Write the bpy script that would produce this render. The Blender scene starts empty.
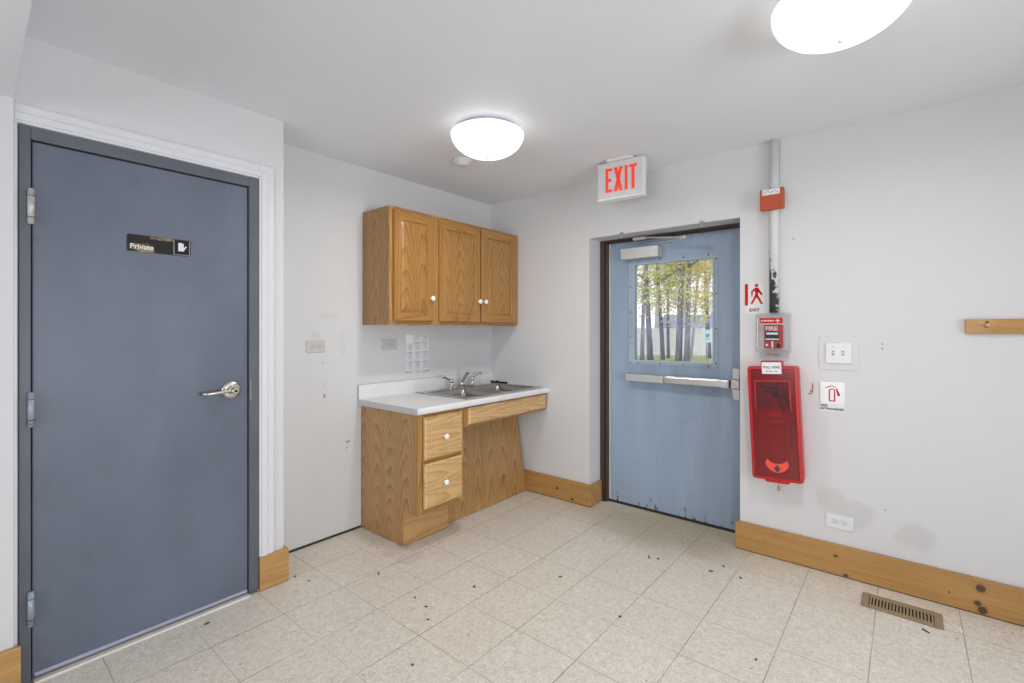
import bpy, bmesh, math, random
from mathutils import Vector, Matrix
random.seed(7)
PI = math.pi
C = bpy.context.scene.collection
SC = bpy.context.scene

# ------------------------------------------------------------------ camera
FPX, YAW, HOR = 474.78, 39.765, 329.49
CAM = (2.8437, -3.1293, 1.3368)
cd = bpy.data.cameras.new('camera'); cam = bpy.data.objects.new('camera', cd); C.objects.link(cam)
cam.location = CAM
cam.rotation_euler = (PI/2, 0, math.radians(YAW))
cd.sensor_width = 36.0; cd.sensor_fit = 'HORIZONTAL'
cd.lens = FPX/1024*36.0
cd.shift_y = (HOR-341.5)/1024.0
cd.clip_start = 0.02; cd.clip_end = 200
SC.camera = cam

# ------------------------------------------------------------------ world, light, exposure
w = bpy.data.worlds.new('overcast_sky'); SC.world = w; w.use_nodes = True
bgn = w.node_tree.nodes['Background']
bgn.inputs[0].default_value = (0.89, 0.89, 1.0, 1); bgn.inputs[1].default_value = 2.7
SC.view_settings.view_transform = 'Standard'; SC.view_settings.look = 'None'
SC.view_settings.gamma = 1.0; SC.view_settings.use_curve_mapping = False
SC.view_settings.exposure = -0.63
SC.cycles.use_denoising = True
SC.cycles.max_bounces = 12; SC.cycles.diffuse_bounces = 8; SC.cycles.glossy_bounces = 4
SC.cycles.transparent_max_bounces = 16
SC.cycles.sample_clamp_indirect = 6.0
SC.cycles.caustics_reflective = False; SC.cycles.caustics_refractive = False
LAMP_STRENGTH = 2.6
def area_light(name, loc, rot, sx, sy, power, col):
    l = bpy.data.lights.new(name, 'AREA'); l.shape = 'RECTANGLE'; l.size = sx; l.size_y = sy
    l.energy = power; l.color = col
    o = bpy.data.objects.new(name, l); C.objects.link(o); o.location = loc; o.rotation_euler = rot
    return o
# area lamps added as daylight outside the unseen windows behind and beside the camera
area_light('added_daylight_rear', (2.6, -6.15, 1.25), (math.radians(90), 0, 0), 2.6, 1.3, 108, (0.90, 0.95, 1.0))
area_light('added_daylight_right', (5.75, -2.4, 0.95), (math.radians(90), 0, math.radians(90)), 2.4, 1.3, 180, (0.86, 0.93, 1.0))

# ------------------------------------------------------------------ material helpers
def new_mat(name):
    m = bpy.data.materials.new(name); m.use_nodes = True
    nt = m.node_tree
    return m, nt, nt.nodes['Principled BSDF']
def nd(nt, t, **kw):
    n = nt.nodes.new(t)
    for k, v in kw.items(): setattr(n, k, v)
    return n
def lk(nt, a, b): nt.links.new(a, b)
def setin(nt, sock, v):
    if isinstance(v, bpy.types.NodeSocket): nt.links.new(v, sock)
    else: sock.default_value = v
def mth(nt, op, a, b=None, c=None):
    n = nd(nt, 'ShaderNodeMath', operation=op)
    setin(nt, n.inputs[0], a)
    if b is not None: setin(nt, n.inputs[1], b)
    if c is not None: setin(nt, n.inputs[2], c)
    return n.outputs[0]
def mixc(nt, f, a, b):
    n = nd(nt, 'ShaderNodeMix', data_type='RGBA')
    setin(nt, n.inputs[0], f)
    for s, v in ((n.inputs[6], a), (n.inputs[7], b)):
        if isinstance(v, bpy.types.NodeSocket): nt.links.new(v, s)
        else: s.default_value = (*v, 1)
    return n.outputs[2]
def maprange(nt, v, a, b, c=0.0, d=1.0, smooth=False):
    n = nd(nt, 'ShaderNodeMapRange')
    if smooth: n.interpolation_type = 'SMOOTHSTEP'
    setin(nt, n.inputs[0], v)
    for i, x in zip((1, 2, 3, 4), (a, b, c, d)): n.inputs[i].default_value = x
    return n.outputs[0]
def coords(nt, kind='Object'):
    return nd(nt, 'ShaderNodeTexCoord').outputs[kind]
def worldpos(nt):
    return nd(nt, 'ShaderNodeNewGeometry').outputs['Position']
def mapping(nt, v, scale=(1,1,1), loc=(0,0,0), rot=(0,0,0)):
    n = nd(nt, 'ShaderNodeMapping'); lk(nt, v, n.inputs[0])
    n.inputs[1].default_value = loc; n.inputs[2].default_value = rot; n.inputs[3].default_value = scale
    return n.outputs[0]
def noise(nt, v, scale, detail=4, rough=0.55, dist=0.0):
    n = nd(nt, 'ShaderNodeTexNoise'); lk(nt, v, n.inputs['Vector'])
    n.inputs['Scale'].default_value = scale; n.inputs['Detail'].default_value = detail
    n.inputs['Roughness'].default_value = rough; n.inputs['Distortion'].default_value = dist
    return n.outputs[0]
def bump(nt, p, h, strength=0.1, dist=0.01):
    n = nd(nt, 'ShaderNodeBump'); n.inputs['Strength'].default_value = strength
    n.inputs['Distance'].default_value = dist
    lk(nt, h, n.inputs['Height']); lk(nt, n.outputs[0], p.inputs['Normal'])
def sep(nt, v):
    n = nd(nt, 'ShaderNodeSeparateXYZ'); lk(nt, v, n.inputs[0]); return n.outputs
def comb(nt, x, y, z):
    n = nd(nt, 'ShaderNodeCombineXYZ')
    for i, q in enumerate((x, y, z)): setin(nt, n.inputs[i], q)
    return n.outputs[0]
def blob(nt, pos, centre, radii, edge=0.35, wob=0.5, wscale=18.0):
    """soft patch with a noisy outline round centre (world coordinates)"""
    d = nd(nt, 'ShaderNodeVectorMath', operation='SUBTRACT'); lk(nt, pos, d.inputs[0]); d.inputs[1].default_value = centre
    s = nd(nt, 'ShaderNodeVectorMath', operation='DIVIDE'); lk(nt, d.outputs[0], s.inputs[0]); s.inputs[1].default_value = radii
    l = nd(nt, 'ShaderNodeVectorMath', operation='LENGTH'); lk(nt, s.outputs[0], l.inputs[0])
    n = noise(nt, pos, wscale, 3)
    r = mth(nt, 'ADD', l.outputs['Value'], mth(nt, 'MULTIPLY', mth(nt, 'SUBTRACT', n, 0.5), wob))
    return maprange(nt, r, 1.0, 1.0-edge, 0, 1, True)
def addmax(nt, lst):
    o = lst[0]
    for q in lst[1:]: o = mth(nt, 'MAXIMUM', o, q)
    return o

def plain(name, col, rough=0.5, metal=0.0, spec=0.5, var=0.04, vscale=12, emit=None, coat=0.0):
    """one-colour material with faint procedural unevenness"""
    m, nt, p = new_mat(name)
    n = noise(nt, coords(nt), vscale, 3)
    f = maprange(nt, n, 0.3, 0.7)
    a = tuple(max(0, c*(1-var)) for c in col); b = tuple(min(1, c*(1+var)) for c in col)
    lk(nt, mixc(nt, f, a, b), p.inputs['Base Color'])
    p.inputs['Roughness'].default_value = rough; p.inputs['Metallic'].default_value = metal
    p.inputs['Specular IOR Level'].default_value = spec
    p.inputs['Coat Weight'].default_value = coat
    if emit:
        p.inputs['Emission Color'].default_value = (*emit[0], 1); p.inputs['Emission Strength'].default_value = emit[1]
    return m

def wall_mat(name, col, patches=(), scuffs=(), glue=()):
    m, nt, p = new_mat(name)
    pos = worldpos(nt)
    n1 = noise(nt, pos, 1.3, 4); n2 = noise(nt, pos, 9, 5)
    f = mth(nt, 'MULTIPLY_ADD', n2, 0.4, mth(nt, 'MULTIPLY', n1, 0.6))
    c = mixc(nt, maprange(nt, f, 0.35, 0.65), tuple(q*0.975 for q in col), col)
    if patches:
        k = mth(nt, 'MULTIPLY', addmax(nt, [blob(nt, pos, a, b, 0.5, 0.9, 14) for a, b in patches]), 0.34)
        c = mixc(nt, k, c, (0.45, 0.44, 0.42))
    if scuffs:
        k = addmax(nt, [mth(nt, 'MULTIPLY', blob(nt, pos, a, b, 0.5, 1.2, 60), s) for a, b, s in scuffs])
        c = mixc(nt, k, c, (0.22, 0.21, 0.20))
    if glue:
        k = addmax(nt, [blob(nt, pos, a, b, 0.5, 0.9, 90) for a, b in glue])
        c = mixc(nt, k, c, (0.30, 0.20, 0.08))
    lk(nt, c, p.inputs['Base Color'])
    p.inputs['Roughness'].default_value = 0.55; p.inputs['Specular IOR Level'].default_value = 0.3
    bump(nt, p, noise(nt, pos, 160, 3), 0.06, 0.004)
    return m

def oak(name, axis, light=(0.42, 0.212, 0.054), dark=(0.165, 0.064, 0.012), rough=0.30, cathedral=1.0, coat=0.25, freq=14.0, warpk=0.22):
    """varnished oak; axis = grain direction in object space"""
    m, nt, p = new_mat(name)
    o = coords(nt); x, y, z = sep(nt, o)
    rnd = nd(nt, 'ShaderNodeObjectInfo').outputs['Random']
    if axis == 'z': al = z; cr = mth(nt, 'ADD', x, y)
    elif axis == 'y': al = y; cr = mth(nt, 'ADD', z, x)
    else: al = x; cr = mth(nt, 'ADD', z, y)
    al = mth(nt, 'ADD', al, mth(nt, 'MULTIPLY', rnd, 7.3))
    cr2 = mth(nt, 'ADD', cr, mth(nt, 'MULTIPLY', rnd, 0.37))
    # cathedral figure: long nested ellipses in strips
    strip = 0.15
    u = mth(nt, 'SUBTRACT', mth(nt, 'MODULO', mth(nt, 'ADD', cr2, 20.0), strip), strip/2)
    sid = mth(nt, 'FLOOR', mth(nt, 'DIVIDE', mth(nt, 'ADD', cr2, 20.0), strip))
    nv = comb(nt, mth(nt, 'MULTIPLY', cr2, 9.0), mth(nt, 'MULTIPLY', al, 1.6), sid)
    warp = mth(nt, 'SUBTRACT', noise(nt, nv, 1.0, 2), 0.5)
    wv = comb(nt, mth(nt, 'MULTIPLY', cr2, 60.0), mth(nt, 'MULTIPLY', al, 9.0), sid)
    warp2 = mth(nt, 'SUBTRACT', noise(nt, wv, 1.0, 2), 0.5)
    r = mth(nt, 'MULTIPLY', mth(nt, 'POWER', mth(nt, 'ABSOLUTE', u), 2.0), 28.0)
    ws = nd(nt, 'ShaderNodeTexWhiteNoise', noise_dimensions='2D'); lk(nt, comb(nt, sid, mth(nt, 'MULTIPLY', rnd, 31.0), 0.0), ws.inputs['Vector'])
    v = mth(nt, 'ADD', mth(nt, 'MULTIPLY', al, maprange(nt, ws.outputs[0], 0, 1, 0.12*cathedral, 0.62*cathedral)), r)
    v = mth(nt, 'ADD', v, mth(nt, 'MULTIPLY', warp, warpk))
    v = mth(nt, 'ADD', v, mth(nt, 'MULTIPLY', warp2, 0.03))
    saw = mth(nt, 'FRACT', mth(nt, 'MULTIPLY', v, freq))
    ring = mth(nt, 'POWER', saw, 3.0)
    pv = comb(nt, mth(nt, 'MULTIPLY', cr, 420.0), mth(nt, 'MULTIPLY', al, 14.0), sid)
    pores = maprange(nt, noise(nt, pv, 1.0, 2), 0.48, 0.68)
    bv = comb(nt, mth(nt, 'MULTIPLY', cr2, 22.0), mth(nt, 'MULTIPLY', al, 1.0), 3.3)
    broad = maprange(nt, noise(nt, bv, 1.0, 3), 0.3, 0.7)
    k = mth(nt, 'ADD', mth(nt, 'MULTIPLY', ring, 0.56), mth(nt, 'MULTIPLY', pores, 0.30))
    k = mth(nt, 'ADD', k, mth(nt, 'MULTIPLY', broad, 0.22))
    nk = nd(nt, 'ShaderNodeClamp'); lk(nt, k, nk.inputs[0])
    lk(nt, mixc(nt, nk.outputs[0], light, dark), p.inputs['Base Color'])
    p.inputs['Roughness'].default_value = rough; p.inputs['Coat Weight'].default_value = coat
    p.inputs['Coat Roughness'].default_value = 0.25
    bump(nt, p, pores, 0.08, 0.001)
    return m

def pine(name, axis, knots=(), light=(0.49, 0.275, 0.088), dark=(0.31, 0.15, 0.040)):
    """honey-coloured pine board; knots are (centre, radii) in world space"""
    m, nt, p = new_mat(name)
    pos = worldpos(nt); x, y, z = sep(nt, pos)
    al = {'x': x, 'y': y, 'z': z}[axis]
    cr = mth(nt, 'ADD', z, y if axis == 'x' else x)
    v = comb(nt, mth(nt, 'MULTIPLY', al, 1.4), mth(nt, 'MULTIPLY', cr, 26.0), 1.7)
    n1 = noise(nt, v, 1.0, 4, 0.6, 1.2)
    v2 = comb(nt, mth(nt, 'MULTIPLY', al, 5.0), mth(nt, 'MULTIPLY', cr, 180.0), 4.1)
    n2 = noise(nt, v2, 1.0, 2)
    k = mth(nt, 'MULTIPLY_ADD', n2, 0.35, mth(nt, 'MULTIPLY', n1, 0.75))
    c = mixc(nt, maprange(nt, k, 0.35, 0.8), light, dark)
    n3 = noise(nt, pos, 5.0, 4)
    c = mixc(nt, maprange(nt, n3, 0.45, 0.75, 0, 0.45), c, (0.47, 0.235, 0.065))
    if knots:
        kk = addmax(nt, [blob(nt, pos, a, tuple(q*1.9 for q in b), 0.9, 0.25, 40) for a, b in knots])
        c = mixc(nt, mth(nt, 'MULTIPLY', kk, 0.6), c, (0.33, 0.15, 0.04))
        kk = addmax(nt, [blob(nt, pos, a, b, 0.4, 0.35, 60) for a, b in knots])
        c = mixc(nt, mth(nt, 'MULTIPLY', kk, 0.92), c, (0.055, 0.024, 0.012))
    lk(nt, c, p.inputs['Base Color'])
    p.inputs['Roughness'].default_value = 0.42; p.inputs['Coat Weight'].default_value = 0.15
    return m

def floor_mat():
    m, nt, p = new_mat('vinyl_tile')
    pos = worldpos(nt); x, y, z = sep(nt, pos)
    T = 0.305
    tx = mth(nt, 'ADD', x, 30*T-2.119); ty = mth(nt, 'ADD', y, 60*T+2.100)
    fx = mth(nt, 'MODULO', tx, T); fy = mth(nt, 'MODULO', ty, T)
    ix = mth(nt, 'FLOOR', mth(nt, 'DIVIDE', tx, T)); iy = mth(nt, 'FLOOR', mth(nt, 'DIVIDE', ty, T))
    def line(f, wd):
        d = mth(nt, 'MINIMUM', f, mth(nt, 'SUBTRACT', T, f))
        return maprange(nt, d, wd*0.4, wd, 1, 0)
    wn = nd(nt, 'ShaderNodeTexWhiteNoise', noise_dimensions='3D'); lk(nt, comb(nt, ix, iy, 0.0), wn.inputs['Vector'])
    # seams of varying openness
    wx = nd(nt, 'ShaderNodeTexWhiteNoise', noise_dimensions='2D'); lk(nt, comb(nt, mth(nt, 'FLOOR', mth(nt, 'ADD', mth(nt, 'DIVIDE', tx, T), 0.5)), 7.0, 0.0), wx.inputs['Vector'])
    wy = nd(nt, 'ShaderNodeTexWhiteNoise', noise_dimensions='2D'); lk(nt, comb(nt, mth(nt, 'FLOOR', mth(nt, 'ADD', mth(nt, 'DIVIDE', ty, T), 0.5)), 3.0, 0.0), wy.inputs['Vector'])
    patchy = maprange(nt, noise(nt, pos, 2.2, 2), 0.3, 0.65, 0.35, 1.0)
    lx = mth(nt, 'MULTIPLY', line(fx, 0.0026), maprange(nt, wx.outputs[0], 0, 1, 0.6, 1.0))
    ly = mth(nt, 'MULTIPLY', line(fy, 0.0024), maprange(nt, wy.outputs[0], 0, 1, 0.25, 1.0))
    seam = mth(nt, 'MULTIPLY', mth(nt, 'MAXIMUM', lx, ly), patchy)
    # mottled chip pattern, turned per tile
    rot = nd(nt, 'ShaderNodeVectorRotate', rotation_type='Z_AXIS'); lk(nt, pos, rot.inputs['Vector'])
    lk(nt, mth(nt, 'MULTIPLY', wn.outputs[0], 6.28), rot.inputs['Angle'])
    n1 = noise(nt, mapping(nt, rot.outputs[0], (1.25, 1, 1)), 40, 6, 0.72, 1.2)
    n2 = noise(nt, pos, 130, 3, 0.6)
    n3 = noise(nt, pos, 1.6, 4)
    k = mth(nt, 'ADD', mth(nt, 'MULTIPLY', n1, 0.62), mth(nt, 'MULTIPLY', n2, 0.38))
    c = mixc(nt, maprange(nt, k, 0.40, 0.60), (0.57, 0.515, 0.425), (0.82, 0.77, 0.695))
    c = mixc(nt, maprange(nt, wn.outputs[0], 0, 1, 0, 0.10), c, (0.56, 0.51, 0.42))
    c = mixc(nt, maprange(nt, n3, 0.45, 0.7, 0, 0.16), c, (0.54, 0.48, 0.37))
    # darker zone inside the exit door: dirt, with shade put into the colour
    dr = mth(nt, 'MULTIPLY', blob(nt, pos, (1.6, -0.02, 0), (0.80, 0.50, 1), 0.75, 0.5, 5), 0.75)
    c = mixc(nt, dr, c, (0.42, 0.345, 0.215))
    gr = maprange(nt, noise(nt, pos, 62, 4, 0.75), 0.54, 0.64)
    gm = blob(nt, pos, (1.75, -0.02, 0), (0.45, 0.34, 1), 0.8, 0.6, 9)
    c = mixc(nt, mth(nt, 'MULTIPLY', mth(nt, 'MULTIPLY', gr, gm), 0.8), c, (0.12, 0.095, 0.055))
    # pinkish stain in front of the base cabinet
    st = mth(nt, 'MULTIPLY', addmax(nt, [blob(nt, pos, (0.46, -1.36, 0), (0.075, 0.12, 1), 0.3, 0.7, 22), blob(nt, pos, (0.60, -1.37, 0), (0.085, 0.10, 1), 0.3, 0.9, 26)]), 0.42)
    c = mixc(nt, st, c, (0.53, 0.40, 0.40))
    c = mixc(nt, mth(nt, 'MULTIPLY', seam, 0.9), c, (0.085, 0.07, 0.05))
    # specks
    sp = maprange(nt, noise(nt, pos, 42, 1, 0.4), 0.765, 0.80)
    c = mixc(nt, mth(nt, 'MULTIPLY', sp, 0.7), c, (0.12, 0.09, 0.06))
    lk(nt, c, p.inputs['Base Color'])
    lk(nt, maprange(nt, n1, 0.3, 0.7, 0.30, 0.44), p.inputs['Roughness'])
    p.inputs['Specular IOR Level'].default_value = 0.45
    bump(nt, p, mth(nt, 'SUBTRACT', mth(nt, 'MULTIPLY', n1, 0.12), seam), 0.25, 0.0015)
    return m

def painted_door(name, base, smudge, streak=(1, 1, 1), scratches=0.0, low_rust=None):
    m, nt, p = new_mat(name)
    pos = worldpos(nt)
    n1 = noise(nt, mapping(nt, pos, streak), 3.0, 5, 0.6)
    n2 = noise(nt, pos, 11, 4, 0.6)
    c = mixc(nt, maprange(nt, n1, 0.3, 0.7), tuple(q*0.86 for q in base), tuple(q*1.1 for q in base))
    c = mixc(nt, maprange(nt, n2, 0.60, 0.74, 0, 0.35), c, smudge)
    if low_rust is not None:
        z = sep(nt, pos)[2]
        zz = maprange(nt, z, 0.02, low_rust, 1, 0)
        k = mth(nt, 'MULTIPLY', maprange(nt, mth(nt, 'ADD', noise(nt, mapping(nt, pos, (30, 30, 14)), 1.0, 3), mth(nt, 'MULTIPLY', zz, 0.16)), 0.70, 0.76), zz)
        c = mixc(nt, k, c, (0.14, 0.085, 0.04))
    lk(nt, c, p.inputs['Base Color'])
    p.inputs['Roughness'].default_value = 0.42; p.inputs['Specular IOR Level'].default_value = 0.4
    bump(nt, p, noise(nt, pos, 220, 2), 0.05, 0.002)
    return m

def brushed(name, col, rough=0.3, axis=(1, 1, 60)):
    m, nt, p = new_mat(name)
    n = noise(nt, mapping(nt, coords(nt), axis), 8, 3)
    lk(nt, mixc(nt, n, tuple(q*0.88 for q in col), tuple(min(1, q*1.1) for q in col)), p.inputs['Base Color'])
    p.inputs['Metallic'].default_value = 1.0
    lk(nt, maprange(nt, n, 0.2, 0.8, rough*0.8, rough*1.2), p.inputs['Roughness'])
    return m

def clear(name, tint=(1, 1, 1), gloss=0.08, rough=0.02, diff=0.0, dcol=(1, 1, 1), fk=0.8):
    """thin clear sheet: see-through, with a little reflection and milky body"""
    m = bpy.data.materials.new(name); m.use_nodes = True; nt = m.node_tree; nt.nodes.clear()
    out = nd(nt, 'ShaderNodeOutputMaterial')
    tr = nd(nt, 'ShaderNodeBsdfTransparent'); tr.inputs[0].default_value = (*tint, 1)
    gl = nd(nt, 'ShaderNodeBsdfGlossy'); gl.inputs['Roughness'].default_value = rough
    df = nd(nt, 'ShaderNodeBsdfDiffuse')
    n = noise(nt, coords(nt), 30, 2)
    lk(nt, mixc(nt, n, tuple(q*0.96 for q in dcol), dcol), df.inputs[0])
    fr = nd(nt, 'ShaderNodeFresnel'); fr.inputs[0].default_value = 1.45
    a = nd(nt, 'ShaderNodeMixShader'); a.inputs[0].default_value = diff
    lk(nt, tr.outputs[0], a.inputs[1]); lk(nt, df.outputs[0], a.inputs[2])
    b = nd(nt, 'ShaderNodeMixShader')
    k = mth(nt, 'MULTIPLY_ADD', fr.outputs[0], fk, gloss*0.3)
    lk(nt, k, b.inputs[0]); lk(nt, a.outputs[0], b.inputs[1]); lk(nt, gl.outputs[0], b.inputs[2])
    lk(nt, b.outputs[0], out.inputs[0])
    return m

# ------------------------------------------------------------------ geometry helpers
class B:
    """collects shapes (world coordinates) in one bmesh and links them as ONE mesh object"""
    def __init__(s): s.bm = bmesh.new(); s.mi = 0
    def _f(s, vs, smooth=False):
        try: f = s.bm.faces.new(vs)
        except ValueError: return None
        f.material_index = s.mi; f.smooth = smooth; return f
    def box(s, x0, x1, y0, y1, z0, z1):
        v = [s.bm.verts.new((x, y, z)) for x in (x0, x1) for y in (y0, y1) for z in (z0, z1)]
        for q in ((0,1,3,2), (4,6,7,5), (0,4,5,1), (2,3,7,6), (0,2,6,4), (1,5,7,3)): s._f([v[i] for i in q])
        return s
    def rings(s, loops, cap0=True, cap1=True, smooth=False):
        L = [[s.bm.verts.new(p) for p in lp] for lp in loops]
        for a, b in zip(L, L[1:]):
            n = len(a)
            for i in range(n): s._f([a[i], a[(i+1) % n], b[(i+1) % n], b[i]], smooth)
        if cap0: s._f(list(reversed(L[0])))
        if cap1: s._f(L[-1])
        return L
    def lathe(s, prof, c, axis='z', seg=24, smooth=True):
        """prof = (radius, height) pairs along axis from c"""
        c = Vector(c); ax = {'x': Vector((1,0,0)), 'y': Vector((0,1,0)), 'z': Vector((0,0,1)),
                             '-x': Vector((-1,0,0)), '-y': Vector((0,-1,0)), '-z': Vector((0,0,-1))}[axis] if isinstance(axis, str) else Vector(axis).normalized()
        u = ax.orthogonal().normalized(); v = ax.cross(u)
        loops = [[c+ax*h+(u*math.cos(2*PI*i/seg)+v*math.sin(2*PI*i/seg))*max(r, 1e-5) for i in range(seg)] for r, h in prof]
        s.rings(loops, True, True, smooth); return s
    def cyl(s, a, b, r, r2=None, seg=16):
        a = Vector(a); b = Vector(b)
        return s.lathe([(r, 0), (r if r2 is None else r2, (b-a).length)], a, b-a, seg)
    def tube(s, pts, r, seg=10, flat=1.0):
        pts = [Vector(p) for p in pts]; loops = []
        rr = r if isinstance(r, (list, tuple)) else [r]*len(pts)
        up = None
        for i, p in enumerate(pts):
            t = (pts[min(i+1, len(pts)-1)]-pts[max(i-1, 0)]).normalized()
            if up is None: up = t.orthogonal().normalized()
            up = (up-t*up.dot(t)); up = up.normalized() if up.length > 1e-6 else t.orthogonal().normalized()
            sd = t.cross(up)
            loops.append([p+(up*math.cos(2*PI*k/seg)+sd*math.sin(2*PI*k/seg)*flat)*rr[i] for k in range(seg)])
        s.rings(loops, True, True, True); return s
    def prism(s, poly, plane, d0, d1):
        """poly of (a, b); plane 'xz' extrudes along y, 'yz' along x, 'xy' along z"""
        def P(a, b, d): return {'xz': (a, d, b), 'yz': (d, a, b), 'xy': (a, b, d)}[plane]
        s.rings([[P(a, b, d0) for a, b in poly], [P(a, b, d1) for a, b in poly]]); return s
    def ellipsoid(s, c, r, seg=20, rg=12):
        c = Vector(c); loops = []
        for j in range(rg+1):
            t = PI*j/rg
            loops.append([(c.x+r[0]*max(math.sin(t), 1e-4)*math.cos(2*PI*i/seg), c.y+r[1]*max(math.sin(t), 1e-4)*math.sin(2*PI*i/seg), c.z-r[2]*math.cos(t)) for i in range(seg)])
        s.rings(loops, True, True, True); return s
    def done(s, name, mat, parent=None, bevel=0.0, bseg=2, loc=None, rot=None, local=False):
        bmesh.ops.recalc_face_normals(s.bm, faces=s.bm.faces[:])
        me = bpy.data.meshes.new(name)
        o = bpy.data.objects.new(name, me); C.objects.link(o)
        base = Vector((0, 0, 0))
        if parent is not None:
            if not local:
                q = parent
                while q is not None: base += q.location; q = q.parent
            o.parent = parent
        elif loc is not None:
            base = Vector(loc); o.location = base
        elif not local and s.bm.verts:
            lo = Vector([min(v.co[i] for v in s.bm.verts) for i in range(3)]); hi = Vector([max(v.co[i] for v in s.bm.verts) for i in range(3)])
            base = (lo+hi)/2; o.location = base
        if base.length: bmesh.ops.translate(s.bm, vec=-base, verts=s.bm.verts[:])
        s.bm.to_mesh(me); s.bm.free()
        for mm in (mat if isinstance(mat, (list, tuple)) else [mat]): me.materials.append(mm)
        if bevel:
            md = o.modifiers.new('bevel', 'BEVEL'); md.width = bevel; md.segments = bseg; md.limit_method = 'ANGLE'; md.angle_limit = math.radians(40)
        return o

def thing(name, label, cat, loc, group=None, rot=(0, 0, 0), kind=None):
    o = bpy.data.objects.new(name, None); C.objects.link(o)
    o.location = loc; o.rotation_euler = rot; o.empty_display_size = 0.05
    o['label'] = label; o['category'] = cat
    if group: o['group'] = group
    if kind: o['kind'] = kind
    return o
def tag(o, label, cat, group=None):
    o['label'] = label; o['category'] = cat
    if group: o['group'] = group
    return o
def struct(o, label, cat):
    o['kind'] = 'structure'; o['label'] = label; o['category'] = cat
    return o
def lab(o, label): o['label'] = label; return o
def copy_tree(o, parent=None):
    c = o.copy(); C.objects.link(c)
    if parent is not None: c.parent = parent
    for ch in list(o.children): copy_tree(ch, c)
    return c
def rrect(a0, a1, b0, b1, r, n=4):
    pts = []
    for cx, cy, t0 in ((a1-r, b1-r, 0), (a0+r, b1-r, 90), (a0+r, b0+r, 180), (a1-r, b0+r, 270)):
        for i in range(n+1):
            t = math.radians(t0+90*i/n); pts.append((cx+r*math.cos(t), cy+r*math.sin(t)))
    return pts
def text_obj(name, body, size, mat, parent, origin, facing, align='LEFT', bold=0.0, sx=1.0, depth=0.0006, local=False):
    """lettering as a mesh; facing '-y' (exit wall) or 'x' (left wall); origin = left baseline"""
    cu = bpy.data.curves.new('txt', 'FONT'); cu.body = body; cu.size = size; cu.align_x = align
    cu.offset = bold; cu.extrude = depth; cu.resolution_u = 3
    t = bpy.data.objects.new('txt', cu); C.objects.link(t)
    dg = bpy.context.evaluated_depsgraph_get()
    me = bpy.data.meshes.new_from_object(t.evaluated_get(dg)); me.name = name
    bpy.data.objects.remove(t); bpy.data.curves.remove(cu)
    M = {'-y': Matrix(((sx,0,0,0), (0,0,-1,0), (0,1,0,0), (0,0,0,1))), 'x': Matrix(((0,0,1,0), (sx,0,0,0), (0,1,0,0), (0,0,0,1)))}[facing]
    org = Vector(origin)
    if parent is not None and not local:
        q = parent
        while q is not None: org -= q.location; q = q.parent
    me.transform(Matrix.Translation(org) @ M)
    me.materials.clear(); me.materials.append(mat)
    o = bpy.data.objects.new(name, me); C.objects.link(o); o.parent = parent
    return o

# ------------------------------------------------------------------ materials
WALL = (0.648, 0.645, 0.643)
M_wall_left = wall_mat('wall_paint_kitchen', WALL, scuffs=[((0, -1.585, 1.125), (0.05, 0.007, 0.018), 0.4), ((0, -1.57, 0.985), (0.05, 0.006, 0.012), 0.35), ((0, -1.575, 0.915), (0.05, 0.011, 0.022), 0.75),
    ((0, -1.409, 0.596), (0.05, 0.018, 0.012), 0.7), ((0, -1.419, 0.557), (0.05, 0.008, 0.012), 0.6), ((0, -1.63, 1.30), (0.05, 0.04, 0.03), 0.13), ((0, -1.45, 1.24), (0.05, 0.03, 0.10), 0.08), ((0, -1.55, 1.42), (0.05, 0.10, 0.03), 0.08)])
M_wall_closet = wall_mat('wall_paint_closet', WALL)
M_wall_back = wall_mat('wall_paint_exit_side', WALL,
    patches=[((2.52, 0, 0.40), (0.10, 0.1, 0.085)), ((2.62, 0, 0.34), (0.12, 0.1, 0.10)), ((2.875, 0, 0.29), (0.105, 0.1, 0.085)), ((3.31, 0, 0.27), (0.05, 0.1, 0.07))],
    scuffs=[((2.343, 0, 1.857), (0.006, 0.05, 0.006), 0.8), ((2.388, 0, 1.862), (0.008, 0.05, 0.004), 0.4), ((2.745, 0, 1.262), (0.006, 0.05, 0.006), 0.9), ((2.745, 0, 1.238), (0.006, 0.05, 0.006), 0.9), ((2.755, 0, 0.40), (0.006, 0.05, 0.008), 0.5)],
    glue=[((2.436, 0, 1.015), (0.006, 0.05, 0.03)), ((2.432, 0, 0.99), (0.010, 0.05, 0.012)), ((2.425, 0, 0.975), (0.012, 0.05, 0.006))])
M_ceiling = wall_mat('ceiling_paint', (0.80, 0.815, 0.85))
M_trimwhite = plain('white_trim_paint', (0.69, 0.69, 0.705), 0.35, var=0.02)
M_floor = floor_mat()
M_door1 = painted_door('slate_grey_door_paint', (0.125, 0.145, 0.188), (0.095, 0.106, 0.128), (1, 1, 0.6))
M_frame1 = painted_door('slate_grey_frame_paint', (0.108, 0.118, 0.138), (0.08, 0.086, 0.098))
M_door2 = painted_door('steel_blue_door_paint', (0.285, 0.365, 0.470), (0.205, 0.27, 0.36), (2.6, 2.6, 0.25), low_rust=0.16)
M_brown = plain('dark_bronze_frame', (0.050, 0.030, 0.020), 0.4)
M_strip = plain('grey_weather_strip', (0.55, 0.55, 0.52), 0.5)
M_black = plain('black', (0.012, 0.012, 0.013), 0.5, spec=0.2)
M_dark = plain('dark_gap', (0.03, 0.028, 0.025), 0.8)
M_oakz = oak('oak_vertical_grain', 'z')
M_oaky = oak('oak_horizontal_grain', 'y', cathedral=0.8)
M_oakstile = oak('oak_stile_grain', 'z', cathedral=0.1, warpk=0.05)
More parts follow.
